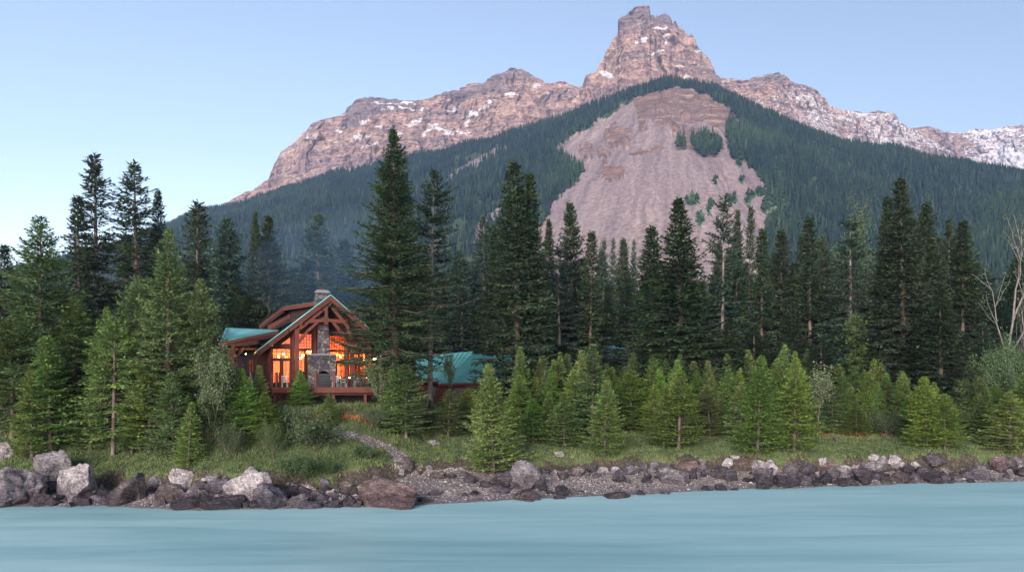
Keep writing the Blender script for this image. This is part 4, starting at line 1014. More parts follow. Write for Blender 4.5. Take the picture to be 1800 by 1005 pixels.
for key, px, base, top, hw, lab in YOUNG:
    plant(key, px, base, top, lab, wide=hw * 1.34, name='fir_tree' if 'fir' in lab and 'spruce' not in lab.split(' fir')[0] and not key.startswith('young') else 'young_spruce', group=None)
def second_row():
    r = np.random.default_rng(23)
    for i in range(60):
        px = 930 + i * 15.2 + r.uniform(-6, 6) if i < 56 else 120 + (i - 56) * 60
        d = r.uniform(74, 82); base = None
        top = 640 + r.uniform(-12, 40) + (10 if px > 1450 else 0)
        plant(['young0', 'young1', 'young3', 'young5', 'fir0', 'fir1', 'young4'][r.integers(0, 7)], px, None, top, 'light young spruce in the thick second row behind the meadow trees', group='light young spruces of the thick second row',
              depth=d, wide=r.uniform(24, 36), name='young_spruce', rz=r.uniform(0, 6.28))
    for i in range(46):
        px = 905 + i * 19.6 + r.uniform(-8, 8); base = r.uniform(742, 752)
        plant(['young0', 'young1', 'fir0', 'fir2', 'young3', 'young4'][r.integers(0, 6)], px, base, base - r.uniform(95, 140), 'mid-height young spruce standing between the bank meadow and the dark wood', group='mid-height young spruces before the dark wood', wide=r.uniform(24, 36), name='young_spruce', rz=r.uniform(0, 6.28))
    for i in range(52):
        px = 925 + i * 17.2 + r.uniform(-7, 7); base = r.uniform(750, 768)
        if 1105 < px < 1140 or 1440 < px < 1480: continue
        plant(['young0', 'young1', 'young2', 'young5', 'young3', 'young4'][r.integers(0, 6)], px, base, base - r.uniform(60, 112), 'small light spruce filling the row along the back of the bank meadow', group='small light spruces along the back of the bank meadow', wide=r.uniform(22, 36), name='young_spruce', rz=r.uniform(0, 6.28))
second_row()
SHR = [
 ('willow_tree', 372, 782, 604, 42, 'leafy pale green willow hiding the left end of the lodge porch', 'tree', 'willow_tree'),
 ('sapling', 1437, 780, 640, 30, 'grey-leaved sapling with a dark stem among yellow-green spruces', 'tree', 'sapling_tree'),
 ('sapling', 672, 752, 630, 22, 'leafy sapling at the right end of the lodge deck', 'tree', 'sapling_tree'),
 ('bush0', 404, 802, 742, 34, 'round leafy bush below the willow on the left bank', 'bush', 'leafy_bush'),
 ('bush1', 556, 788, 736, 52, 'wide feathery willow bush on the grassy slope below the lodge', 'bush', 'willow_bush'),
 ('bush0', 480, 800, 740, 26, 'dark bush between the left firs and the grassy slope', 'bush', 'leafy_bush'),
 ('bush0', 1561, 768, 720, 42, 'rounded dark shrub between yellow-green spruces on the right', 'bush', 'leafy_bush'),
 ('bush1', 1700, 768, 715, 22, 'grey-green bush in the dark hollow near the right edge', 'bush', 'leafy_bush'),
 ('bush1', 520, 850, 800, 34, 'low weedy bush at the bank edge right of the ribbed boulder', 'bush', 'weedy_bush'),
 ('bush1', 575, 838, 808, 16, 'small weedy tuft bush over the eroded bank in the centre-left', 'bush', 'weedy_bush'),
 ('bush1', 640, 806, 782, 22, 'low herb clump beside the gravel path', 'bush', 'weedy_bush'),
 ('bush1', 508, 760, 715, 28, 'light bush in the grass at the left corner of the deck', 'bush', 'leafy_bush'),
 ('bush0', 655, 752, 712, 26, 'leafy bush in the grass at the right corner of the deck', 'bush', 'leafy_bush'),
]
for key, px, base, top, hw, lab, cat, nm in SHR: plant(key, px, base, top, lab, cat=cat, wide=hw, name=nm)

# ---------------------------------------------------------------- grass and ground cover
def mat_grass():
    t = NT('grass_blades'); at = t.attr('tint')
    return t.out(t.ramp(at, [(0.0, (0.040, 0.058, 0.022)), (0.45, (0.090, 0.125, 0.046)), (0.8, (0.17, 0.21, 0.080)), (1.0, (0.26, 0.22, 0.12))]), 0.8, None, spec=0.2)
def grass():
    r = np.random.default_rng(31); N = 420000
    Y = r.uniform(51, 82, N); px = r.uniform(-20, 1820, N); X = (px - PX0) / F * Y
    gr, so, pm = ground_masks(X, Y)
    clump = fbm(X * 1.3, Y * 1.3, 0, 3)
    keep = (gr < 0.35) & (pm < 0.4) & (so < 0.9) & (clump + r.uniform(-0.3, 0.3, N) > -0.28) & (r.uniform(0, 1, N) < np.interp(Y, [50, 62, 75, 82], [1, .9, .5, .35]))
    X, Y, px, so, clump = [a[keep] for a in (X, Y, px, so, clump)]; n = len(X); Z = ground_h(X, Y)
    tall = np.clip(0.5 + 1.1 * clump, 0.15, 1.2) * np.where((px > 470) & (px < 700) & (Y > 61), 1.9, 1.0)
    h = 0.20 * tall * r.uniform(0.6, 1.5, n) + 0.05; a = r.uniform(0, 6.28, n); w = r.uniform(0.010, 0.022, n) * 1.5
    le = r.uniform(0.1, 0.8, n) * h; la = r.uniform(0, 6.28, n)
    V = np.zeros((n, 3, 3)); V[:, 0] = np.stack([X - w * np.cos(a), Y - w * np.sin(a), Z - 0.03], 1); V[:, 1] = np.stack([X + w * np.cos(a), Y + w * np.sin(a), Z - 0.03], 1)
    V[:, 2] = np.stack([X + le * np.cos(la), Y + le * np.sin(la), Z + h], 1)
    tn = np.clip(0.40 + 0.35 * fbm(X * 0.5, Y * 0.5, 0, 3) + r.normal(0, 0.13, n) + 0.25 * so, 0, 1)
    tag(link('grass', npmesh('grass', V.reshape(-1, 3), [np.arange(n * 3).reshape(-1, 3)], {'tint': np.repeat(tn, 3)}), mat_grass()), 'short rough meadow grass on the river bank', 'grass', kind='stuff')
    # low leafy ground cover
    N = 210000; Y = r.uniform(50, 72, N); px = r.uniform(-20, 1820, N); X = (px - PX0) / F * Y; gr, so, pm = ground_masks(X, Y)
    c = fbm(X * 0.6 + 7, Y * 0.6, 0, 4); lw = np.interp(px, [0, 450, 700, 1800], [0.22, 0.25, 0.05, 0.08])
    keep = (gr < 0.6) & (pm < 0.2) & (c + lw + r.uniform(-.2, .2, N) > 0.05)
    X, Y, so = X[keep], Y[keep], so[keep]; n = len(X); Z = ground_h(X, Y) + r.uniform(0.0, 0.28, n) * np.clip(c[keep] + 0.6, 0.2, 1)
    a = r.uniform(0, 6.28, n); D = np.stack([np.cos(a), np.sin(a), r.uniform(-0.2, 0.8, n)], 1); D /= np.linalg.norm(D, axis=1, keepdims=True)
    V, T = tri_blades(np.stack([X, Y, Z], 1), D, r.uniform(0.07, 0.16, n), r.uniform(0.02, 0.045, n), r, 0.8)
    tag(link('ground_cover', npmesh('ground_cover', V, [T], {'tint': np.repeat(np.clip(r.normal(.42, .18, n), 0, 1), 4)}), ML_SHRUB), 'low leafy herbs and weeds covering the bank', 'ground cover', kind='stuff')
    # roots and dead grass hanging from the cut bank
    N = 26000; px = r.uniform(-20, 1820, N); Y = r.uniform(50, 72, N); X = (px - PX0) / F * Y; gr, so, pm = ground_masks(X, Y)
    keep = so > 0.5; X, Y = X[keep], Y[keep]; n = len(X); Z = ground_h(X, Y) + r.uniform(0, 0.15, n); a = r.uniform(3.6, 5.8, n)
    D = np.stack([np.cos(a), np.sin(a), -r.uniform(0.1, 1.6, n)], 1); D /= np.linalg.norm(D, axis=1, keepdims=True)
    V, T = tri_blades(np.stack([X, Y - 0.05, Z], 1), D, r.uniform(0.08, 0.4, n), r.uniform(0.008, 0.022, n), r, 0.8)
    t = NT('dry_roots'); mt = t.out(t.ramp(t.attr('tint'), [(0, (0.03, 0.022, 0.018)), (.6, (0.10, 0.075, 0.055)), (1, (0.20, 0.15, 0.10))]), 0.95)
    tag(link('roots', npmesh('roots', V, [T], {'tint': np.repeat(r.uniform(0, 1, n), 4)}), mt), 'brown roots and dead grass hanging from the eroded bank edge', 'roots', kind='stuff')
    # red flowers
    N = 240; fx = []; 
    for cx, cy_, sx, sy, k in [(625, 738, 14, 5, 18), (560, 740, 40, 8, 30), (655, 735, 30, 8, 26), (600, 730, 30, 8, 26), (1490, 768, 40, 4, 30), (1380, 770, 30, 4, 8)]:
        for _ in range(k): fx.append(ground_hit(cx + r.normal(0, sx), cy_ + abs(r.normal(0, sy))))
    P = np.array(fx); P = P[np.repeat(np.arange(len(P)), 5)]; n = len(P); P[:, 2] += r.uniform(0.22, 0.42, n); P[:, :2] += r.normal(0, 0.025, (n, 2))
    a = r.uniform(0, 6.28, n); D = np.stack([np.cos(a), np.sin(a), r.uniform(0.2, 1.2, n)], 1); D /= np.linalg.norm(D, axis=1, keepdims=True)
    V, T = tri_blades(P, D, r.uniform(0.05, 0.09, n), r.uniform(0.02, 0.03, n), r, 0.8)
    t = NT('red_petals'); t.out((0.62, 0.07, 0.05), 0.7)
    tag(link('wildflowers', npmesh('wildflowers', V, [T]), t.m), 'small red wildflowers scattered in the meadow grass', 'flowers', kind='stuff')
grass()
# ================================================================ BOULDERS
def mat_boulder():
    t = NT('boulder_stone')
    oi = t.node('ShaderNodeObjectInfo'); rnd = oi.outputs['Random']
    lo = t.coord((1, 1, 1), 'obj'); off = t.node('ShaderNodeVectorMath', {'operation': 'ADD'}); t.l.new(lo, off.inputs[0])
    cb = t.node('ShaderNodeCombineXYZ'); t.l.new(t.math('MULTIPLY', rnd, 40.0), cb.inputs[0]); t.l.new(t.math('MULTIPLY', rnd, 17.0), cb.inputs[2]); t.l.new(cb.outputs[0], off.inputs[1])
    co = off.outputs[0]
    n1 = t.noise(co, 1.3, 6, 0.68, 0.6); n2 = t.noise(co, 7.0, 6, 0.72)
    mp = t.node('ShaderNodeMapping'); t.l.new(co, mp.inputs[0]); mp.inputs['Scale'].default_value = (1.0, 1.0, 7.0); mp.inputs['Rotation'].default_value = (0.5, 0.7, 0.2)
    vein = t.noise(mp.outputs[0], 1.4, 6, 0.7, 0.9)
    base = oi.outputs['Color']
    c = t.mix(0.9, base, t.ramp(n1, [(0.32, (0.16, 0.14, 0.16)), (0.5, (0.5, 0.47, 0.47)), (0.68, (0.86, 0.82, 0.80))]), 'OVERLAY')
    c = t.mix(0.9, c, t.ramp(n2, [(0.34, (0.12, 0.11, 0.12)), (0.5, (0.5, 0.5, 0.5)), (0.66, (0.88, 0.87, 0.86))]), 'OVERLAY')
    c = t.mix(t.mr(vein, 0.54, 0.70, 0, 0.55), c, (0.52, 0.47, 0.44))
    c = t.mix(t.mr(vein, 0.44, 0.34, 0, 0.6), c, (0.055, 0.045, 0.052))
    rust = t.noise(co, 2.2, 4, 0.6); c = t.mix(t.mr(rust, 0.62, 0.74, 0, 0.3), c, (0.18, 0.095, 0.065))
    pos = t.node('ShaderNodeNewGeometry').outputs['Position']; z = t.node('ShaderNodeSeparateXYZ', Vector=pos).outputs[2]
    wet = t.mr(t.math('ADD', z, t.math('MULTIPLY', t.math('SUBTRACT', n1, 0.5), 1.3)), 0.65, 1.25, 1.0, 0.0)
    c = t.mix(t.math('MULTIPLY', wet, 0.72), c, t.mix(1.0, c, (0.30, 0.26, 0.32), 'MULTIPLY'))
    b = t.bump(n2, 1.0, 0.22); b = t.bump(vein, 1.0, 0.30, b)
    return t.out(c, t.mr(wet, 0, 1, 0.88, 0.45), b, spec=0.4)
MROCK = mat_boulder()
import bmesh
_bm = bmesh.new(); bmesh.ops.create_icosphere(_bm, subdivisions=5, radius=1.0)
ICO_V = np.array([v.co[:] for v in _bm.verts]); ICO_F = np.array([[v.index for v in f.verts] for f in _bm.faces]); _bm.free()
_bm = bmesh.new(); bmesh.ops.create_icosphere(_bm, subdivisions=3, radius=1.0)
ICS_V = np.array([v.co[:] for v in _bm.verts]); ICS_F = np.array([[v.index for v in f.verts] for f in _bm.faces]); _bm.free()
def rock_mesh(seed, sx, sy, sz, planes=13, fine=True, flat=0.0, skew=0.0, rib=0.0):
    r = np.random.default_rng(seed); V = (ICO_V if fine else ICS_V).copy()
    for k in range(planes):
        n = r.normal(0, 1, 3); n /= np.linalg.norm(n); d = r.uniform(0.42, 0.84)
        e = V @ n - d; V -= np.maximum(e, 0)[:, None] * n * 0.96
    V[:, 0] += skew * V[:, 2]
    o = seed * 1.7
    rad = 1 + 0.15 * fbm(V[:, 0] * 1.3 + o, V[:, 1] * 1.3, V[:, 2] * 1.3, 3)[:, None]
    V = V * rad
    if fine:
        nrm = V / np.linalg.norm(V, axis=1, keepdims=True)
        st = V[:, 0] * 0.5 + V[:, 2] * (1.6 + 1.5 * r.uniform()) + 0.6 * V[:, 1]; lay = gnoise(st * 3.4 + o, V[:, 0] * 0.7, V[:, 1] * 0.7); lay = np.sign(lay) * np.abs(lay) ** 0.6
        V += nrm * (0.10 * fbm(V[:, 0] * 3 + o, V[:, 1] * 3, V[:, 2] * 3, 6, 2.03, 0.62) + 0.040 * lay - 0.06 * (1 - sstep(0, 0.10, np.abs(gnoise(V[:, 0] * 1.7 + o, V[:, 1] * 1.7, V[:, 2] * 2.4)))))[:, None]
    if rib: V += (V / np.linalg.norm(V, axis=1, keepdims=True)) * (rib * ridged(V[:, 0] * 3.2 + V[:, 2] * 0.7, V[:, 1] * 3.2, 0.3, 2))[:, None]
    ext = V.max(0) - V.min(0); V = (V - (V.max(0) + V.min(0)) / 2) / ext * np.array([sx, sy, sz])
    return npmesh('boulder', V, [(ICO_F if fine else ICS_F)], None, False)
TONE = {'pale': (0.34, 0.335, 0.35), 'grey': (0.17, 0.168, 0.188), 'dark': (0.062, 0.060, 0.074), 'brown': (0.100, 0.086, 0.090), 'red': (0.165, 0.122, 0.122), 'blue': (0.12, 0.12, 0.155)}
SMOOTH_ANGLE = radians(38)
def rock(x0, x1, y0, y1, tone, label, seed=None, name='boulder', group=None, fine=True, **k):
    """pixel box of the stone in the photograph: sides x0..x1, top y0, foot y1"""
    px = (x0 + x1) / 2
    x, y, z = ground_hit(px, y1 - 0.12 * (y1 - y0) if y1 < 893 else 891, 47.0, 85)
    w = (x1 - x0) / F * y; h = (y1 - y0) / F * y
    sd = seed if seed is not None else hash_int(label + str(int(px)))
    r = np.random.default_rng(sd); d = max(w, h) * r.uniform(0.7, 0.95)
    me = rock_mesh(sd, w, d, h * 1.30, fine=fine, **k); me.materials.append(MROCK)
    me.polygons.foreach_set('use_smooth', np.ones(len(me.polygons), bool)) if fine else None
    zc = H0 - (y1 - PY0) / F * y + h * 0.5 - h * 0.15
    o = link(name, me, None); o.location = (x, y, zc); o.rotation_euler = (0, 0, 0)
    c = np.array(TONE[tone]) * r.uniform(0.88, 1.14); o.color = (*c, 1)
    tag(o, label, 'rock' if name == 'stone' else 'boulder', group); return o
ROCKS = [
 (-26, 23, 776, 812, 'pale', 'rough pinkish boulder high on the bank at the left edge', {}),
 (-45, 74, 817, 888, 'grey', 'huge boulder at the left edge, pale slanted top over a dark wet front', dict(skew=.2)),
 (56, 134, 789, 850, 'grey', 'tallest boulder on the left, pointed with a pale speckled top', dict(skew=.1)),
 (90, 169, 814, 881, 'pale', 'large pale boulder with rusty specks leaning in front of the pointed one', {}),
 (74, 106, 844, 867, 'dark', 'dark angular stone wedged below the pointed left boulder', {}),
 (50, 93, 866, 890, 'brown', 'flat brown stone at the waterline under the large pale left boulder', {}),
 (130, 161, 871, 889, 'brown', 'small brown stone at the waterline right of the large pale left boulder', {}),
 (168, 190, 852, 874, 'dark', 'small dark stone left of the light-topped long boulder', {}),
 (187, 251, 843, 887, 'brown', 'long boulder with a light grey cap and brown foot on the left shore', {}),
 (218, 263, 830, 862, 'dark', 'smooth dark boulder with one vertical crack on the left shore', {}),
 (260, 287, 836, 862, 'grey', 'rounded grey stone touching the cracked dark boulder', {}),
 (297, 342, 821, 866, 'pale', 'pale angular boulder alone above the darker left shore stones', dict(planes=9)),
 (271, 329, 848, 884, 'brown', 'dark brown mottled boulder right under the pale angular one', {}),
 (326, 353, 852, 880, 'grey', 'narrow split grey stone between the mottled and bluish boulders', {}),
 (361, 387, 832, 846, 'grey', 'small grey stone atop the bluish boulder near the bank grass', {}),
 (360, 406, 841, 868, 'blue', 'smooth bluish boulder left of the white slanted slab', {}),
 (302, 356, 870, 894, 'dark', 'low dark stone at the waterline under the mottled boulder', {}),
 (346, 431, 870, 900, 'dark', 'wide flat dark boulder dipping into the river, left shore', {}),
 (419, 456, 820, 846, 'pale', 'small white boulder on the bank above the slanted slab', {}),
 (388, 486, 825, 884, 'pale', 'large white slanted slab with grey streaks', dict(skew=.5, planes=9)),
 (438, 509, 846, 895, 'blue', 'steel grey ribbed boulder in front of the white slanted slab', dict(rib=.05)),
 (498, 545, 866, 890, 'grey', 'rough grey stone right of the ribbed boulder', {}),
 (524, 552, 854, 872, 'dark', 'dark flat-topped stone beside the gravel patch', {}),
 (546, 572, 860, 880, 'dark', 'dark pyramid stone beside the gravel patch', {}),
 (517, 569, 878, 899, 'blue', 'low wedge of bluish stone dipping into the river', {}),
 (570, 592, 860, 872, 'pale', 'small white stone between dark ones, centre-left shore', {}),
 (594, 626, 845, 870, 'brown', 'pitted brown boulder left of the great red-brown one', {}),
 (624, 655, 850, 866, 'pale', 'pale slab tucked behind the great red-brown boulder', {}),
 (628, 735, 841, 894, 'red', 'great slanting red-brown boulder at the water, centre-left', dict(skew=-.4, planes=10)),
 (570, 606, 877, 898, 'dark', 'black wet stone at the waterline left of the red-brown boulder', {}),
 (596, 632, 867, 890, 'dark', 'dark broken stone against the left side of the red-brown boulder', {}),
 (617, 634, 882, 896, 'grey', 'tiny grey stone at the water beside the red-brown boulder', {}),
 (705, 727, 801, 826, 'brown', 'rounded brownish boulder at the lower end of the path', {}),
 (700, 712, 823, 834, 'pale', 'little pale stone under the path boulder', {}),
 (655, 680, 833, 850, 'grey', 'grey stone behind the top of the red-brown boulder', {}),
 (748, 776, 857, 872, 'grey', 'low grey stone alone on the gravel beach', {}),
 (733, 760, 873, 884, 'brown', 'flat brown pebble-like stone at the water right of the red-brown boulder', {}),
 (748, 774, 773, 781, 'pale', 'flat white stone lying in the meadow grass', {}),
 (756, 784, 827, 841, 'brown', 'brown stone at the foot of the eroded bank above the beach', {}),
 (814, 838, 833, 850, 'dark', 'black stone at the bank foot left of the overhanging spruce', {}),
 (843, 866, 844, 856, 'dark', 'small dark stone left of the smooth dark boulder on the beach', {}),
 (862, 903, 828, 858, 'dark', 'smooth dark boulder with grey top under the overhanging spruce', {}),
 (895, 957, 807, 864, 'grey', 'big speckled pyramid boulder in the middle of the beach', dict(planes=10)),
 (903, 951, 859, 882, 'brown', 'dark brown boulder at the water in front of the speckled pyramid', {}),
 (860, 895, 852, 866, 'grey', 'low rough stone between the smooth dark boulder and the water', {}),
 (917, 940, 877, 888, 'grey', 'little stone half under water below the brown one', {}),
 (975, 1002, 852, 872, 'dark', 'round dark boulder standing on the wet beach edge', {}),
 (971, 995, 868, 880, 'brown', 'small brown stone in the shallows under the round dark boulder', {}),
 (1052, 1109, 862, 881, 'brown', 'long dark red-brown stone standing in the shallow water', dict(planes=9)),
 (974, 992, 793, 802, 'pale', 'pale round stone lying on the bank grass in the centre', {}),
 (978, 1000, 826, 843, 'brown', 'brown stone at the bank foot right of the speckled pyramid', {}),
 (1002, 1030, 819, 838, 'brown', 'rusty boulder set in the eroded bank, centre', {}),
 (1031, 1050, 811, 832, 'dark', 'dark stone set in the eroded bank right of the rusty one', {}),
 (1046, 1062, 823, 838, 'grey', 'small grey stone below the dark one in the bank', {}),
 (1074, 1095, 820, 832, 'pale', 'pale cap stone behind the black cube-like boulder', {}),
 (1076, 1103, 824, 848, 'dark', 'black cube-like boulder on the right part of the beach', dict(planes=8)),
 (1095, 1124, 815, 834, 'blue', 'slate blue slanted boulder behind the black cube-like one', {}),
 (1120, 1139, 811, 830, 'blue', 'upright bluish stone right of the slate slanted one', {}),
 (1126, 1147, 838, 848, 'dark', 'low dark stone on the gravel left of the large pale-topped boulder', {}),
 (1155, 1212, 819, 849, 'grey', 'large rounded boulder with pale cracked top on the right beach', {}),
 (1184, 1229, 808, 828, 'red', 'pinkish long boulder behind the pale-topped rounded one', {}),
 (1211, 1226, 824, 843, 'dark', 'dark upright block right of the pale-topped rounded boulder', dict(planes=8)),
 (1228, 1242, 813, 824, 'blue', 'small slate stone on the bank foot, right of the pinkish one', {}),
 (1228, 1243, 826, 838, 'dark', 'small dark block below the small slate stone', {}),
 (1226, 1241, 804, 814, 'grey', 'small grey stone in the bank above the slate one', {}),
 (1256, 1282, 847, 864, 'dark', 'dark stone alone at the water edge before the boulder line', {}),
 (1280, 1299, 857, 864, 'dark', 'thin dark stone barely above water beside the lone dark one', {}),
 (1160, 1178, 861, 871, 'blue', 'tiny bluish stone in the shallows on the right beach', {}),
 (1248, 1288, 818, 840, 'dark', 'dark slab leaning toward the white pointed stone', {}),
 (1269, 1289, 804, 826, 'pale', 'white pointed stone sticking up at the start of the boulder line', dict(skew=.4, planes=8)),
 (1272, 1297, 824, 846, 'dark', 'dark boulder below the white pointed stone', {}),
 (1322, 1345, 807, 822, 'pale', 'white boulder, left one of the white pair in the boulder line', {}),
 (1342, 1370, 807, 834, 'pale', 'white boulder, right one of the white pair in the boulder line', {}),
 (1320, 1343, 817, 834, 'pale', 'light grey stone under the white pair', {}),
 (1322, 1362, 822, 857, 'dark', 'large dark boulder in front of the white pair at the water', {}),
 (1354, 1412, 832, 856, 'dark', 'long dark boulder right of the large dark one', {}),
 (1402, 1428, 836, 856, 'grey', 'light streaked stone at the water in the boulder line', {}),
 (1377, 1404, 818, 834, 'blue', 'blue-grey smooth boulder behind the long dark one', {}),
 (1366, 1380, 818, 832, 'red', 'small rusty stone beside the right white boulder', {}),
 (1385, 1420, 806, 824, 'brown', 'mottled boulder on the bank above the blue-grey smooth one', {}),
 (1405, 1434, 815, 836, 'dark', 'nearly black boulder right of the blue-grey smooth one', {}),
 (1437, 1454, 803, 818, 'pale', 'pale rounded stone peeping out under the bank grass', {}),
 (1444, 1471, 808, 826, 'red', 'tan pointed boulder in the upper boulder line', {}),
 (1431, 1466, 830, 853, 'dark', 'dark boulder at the water below the tan pointed one', {}),
 (1467, 1499, 816, 832, 'pale', 'light boulder with dark cracks in the middle of the boulder line', {}),
 (1454, 1478, 820, 842, 'grey', 'grey boulder left of the light cracked one', {}),
 (1470, 1505, 838, 852, 'brown', 'low brown stone at the water below the light cracked boulder', {}),
 (1494, 1534, 822, 851, 'dark', 'dark fractured boulder at the middle of the right boulder line', {}),
 (1508, 1560, 804, 832, 'grey', 'long slanting boulder with pale upper face', dict(skew=.5)),
 (1524, 1550, 797, 812, 'pale', 'white boulder at the top of the boulder heap', {}),
 (1547, 1564, 800, 815, 'pale', 'white blocky stone right of the top white boulder', dict(planes=8)),
 (1558, 1582, 798, 820, 'pale', 'pale rounded boulder, rightmost on top of the heap', {}),
 (1547, 1567, 834, 849, 'brown', 'brown stone at the water under the long slanting boulder', {}),
 (1562, 1603, 825, 848, 'brown', 'brown banded boulder at the water, right of the long slanting one', {}),
 (1585, 1608, 816, 836, 'dark', 'dark stone under the pale rounded rightmost boulder', {}),
 (1600, 1618, 810, 823, 'pale', 'light small boulder on the gravelly right bank', {}),
 (1605, 1650, 819, 842, 'dark', 'broad smooth dark boulder in the right half of the line', {}),
 (1628, 1658, 838, 850, 'dark', 'low dark slab at the water below the broad smooth boulder', {}),
 (1645, 1664, 826, 840, 'dark', 'small black stone right of the broad smooth boulder', {}),
 (1655, 1676, 834, 849, 'grey', 'small grey stone at the water, right of the black one', {}),
 (1622, 1662, 797, 818, 'dark', 'dark cracked outcrop in the grass bank', {}),
 (1690, 1742, 815, 842, 'grey', 'wide flat-topped grey boulder near the right edge', {}),
 (1742, 1778, 799, 832, 'red', 'tall pinkish boulder near the right edge', dict(skew=-.2)),
 (1768, 1788, 802, 820, 'dark', 'dark rounded stone behind the tall pinkish boulder', {}),
 (1724, 1742, 809, 822, 'brown', 'small brown boulder left of the tall pinkish one', {}),
 (1786, 1812, 804, 822, 'grey', 'grey boulder cut by the right edge, upper one', {}),
 (1786, 1818, 818, 840, 'brown', 'brown boulder cut by the right edge, at the water', {}),
 (1772, 1790, 818, 832, 'dark', 'black stone between the pinkish boulder and the right edge', {}),
 (1464, 1478, 767, 775, 'brown', 'reddish-brown stone lying in the grass between spruces at right', {}),
 (1284, 1300, 799, 806, 'pale', 'tiny white stone on top of the bank above the pointed one', {}),
]
for x0, x1, y0, y1, tone, lab, k in ROCKS:
    rock(x0, x1, y0, y1, tone, lab, **k)
def filler():
    r = np.random.default_rng(77)
    taken = [(a, b, c, d) for a, b, c, d, *_ in ROCKS]
    zones = [(-10, 640, 868, 893, 46, 16, 'left'), (-10, 480, 846, 872, 22, 14, 'left'), (500, 660, 852, 888, 22, 12, 'left'), (1250, 1800, 816, 848, 50, 13, 'right'), (1300, 1800, 838, 856, 30, 13, 'right'), (740, 1250, 822, 842, 30, 12, 'beach'), (740, 1260, 846, 874, 16, 10, 'beach')]
    labs = {'left': ('small stone wedged among the left bank boulders', 'small stones between the left bank boulders'),
            'right': ('small stone packed among the right bank boulders', 'small stones packed in the right boulder line'),
            'beach': ('small stone lying loose along the gravel beach', 'small loose stones of the gravel beach')}
    for x0, x1, y0, y1, n, s, zn in zones:
        for i in range(n):
            px = r.uniform(x0, x1); w = s * r.uniform(0.7, 1.7); h = w * r.uniform(0.5, 0.8)
            lim = np.interp(px, SH_PX, SH_PY) + 2
            py = min(r.uniform(y0, y1) , lim) if zn != 'right' else min(lim, np.interp(px, SH_PX, SH_PY) - (852 - r.uniform(y0, y1)))
            rock(px - w / 2, px + w / 2, py - h, py, ['dark', 'grey', 'brown', 'dark', 'blue', 'pale', 'brown', 'dark'][r.integers(0, 8)], labs[zn][0], seed=int(r.integers(1, 9999)), name='stone', group=labs[zn][1], fine=(w > 13), planes=9)
filler()
def pebbles():
    r = np.random.default_rng(3); N = 60000
    px = r.uniform(-20, 1820, N); Y = r.uniform(49, 68, N); X = (px - PX0) / F * Y; gr, so, pm = ground_masks(X, Y); Z = ground_h(X, Y)
    keep = ((gr > 0.5) & (Z > 0.04)) | ((pm > 0.5) & (r.uniform(0, 1, N) < 0.5)); X, Y, Z = X[keep][:26000], Y[keep][:26000], Z[keep][:26000]; n = len(X)
    s = 0.03 + 0.075 * r.uniform(0, 1, n) ** 3 + 0.14 * (r.uniform(0, 1, n) > 0.985)
    base = np.array([[1, 0, 0], [.4, .9, 0], [-.6, .7, .1], [-1, -.1, 0], [-.3, -.9, .1], [.7, -.7, 0], [.1, .1, .8], [0, 0, -.7]])
    F3 = np.array([[0, 1, 6], [1, 2, 6], [2, 3, 6], [3, 4, 6], [4, 5, 6], [5, 0, 6]])
    a = r.uniform(0, 6.28, n); c, q = np.cos(a)[:, None], np.sin(a)[:, None]
    V = np.zeros((n, 8, 3)); bx, by = base[None, :, 0], base[None, :, 1] * r.uniform(.6, 1, (n, 1))
    V[..., 0] = (bx * c - by * q) * s[:, None]; V[..., 1] = (bx * q + by * c) * s[:, None]; V[..., 2] = base[None, :, 2] * s[:, None] * 0.7
    V *= r.uniform(0.8, 1.2, (n, 8, 1)); V += np.stack([X, Y, Z + s * 0.15], 1)[:, None, :]
    T = (np.arange(n) * 8)[:, None, None] + F3[None]
    t = NT('pebbles'); t.out(t.ramp(t.attr('tint'), [(0, (0.06, 0.055, 0.06)), (.4, (0.16, 0.14, 0.14)), (.75, (0.32, 0.28, 0.265)), (1, (0.62, 0.58, 0.55))]), 0.8)
    tag(link('pebbles', npmesh('pebbles', V.reshape(-1, 3), [T.reshape(-1, 3)], {'tint': np.repeat(r.uniform(0, 1, n) ** 1.4, 8)}), t.m), 'loose pebbles of the gravel beach and path', 'pebbles', kind='stuff')
pebbles()
# ================================================================ THE TIMBER LODGE
def mat_wood(name, a, b, ax=(0.6, 0.6, 9), rough=0.75, kind='geo'):
    t = NT(name); n = t.noise(t.coord(ax, kind), 1.0, 5, 0.65, 0.3); m = t.noise(t.coord((1.2, 1.2, 1.2), kind), 1.0, 3)
    c = t.mix(t.mr(m, 0.3, 0.7, 0, 0.45), t.ramp(n, [(0.3, a), (0.7, b)]), tuple(x * 0.6 for x in a))
    return t.out(c, rough, t.bump(n, 0.5, 0.02), spec=0.3)
M_TRIM = mat_wood('stained_fascia_wood', (0.052, 0.014, 0.010), (0.098, 0.028, 0.020))
M_LOG = mat_wood('red_log_wood', (0.042, 0.009, 0.007), (0.080, 0.019, 0.013), (0.5, 0.5, 7))
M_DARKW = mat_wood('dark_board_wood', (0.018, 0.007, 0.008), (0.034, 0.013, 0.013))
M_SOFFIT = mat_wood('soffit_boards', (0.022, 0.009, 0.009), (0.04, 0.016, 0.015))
M_DECK = mat_wood('deck_wood', (0.10, 0.042, 0.036), (0.17, 0.075, 0.06), (7, 0.6, 0.6))
M_INT = mat_wood('honey_pine', (0.55, 0.18, 0.03), (0.68, 0.27, 0.05), (0.6, 0.6, 5))
M_INTR = mat_wood('honey_rafters', (0.24, 0.06, 0.012), (0.34, 0.10, 0.02), (0.6, 0.6, 5))
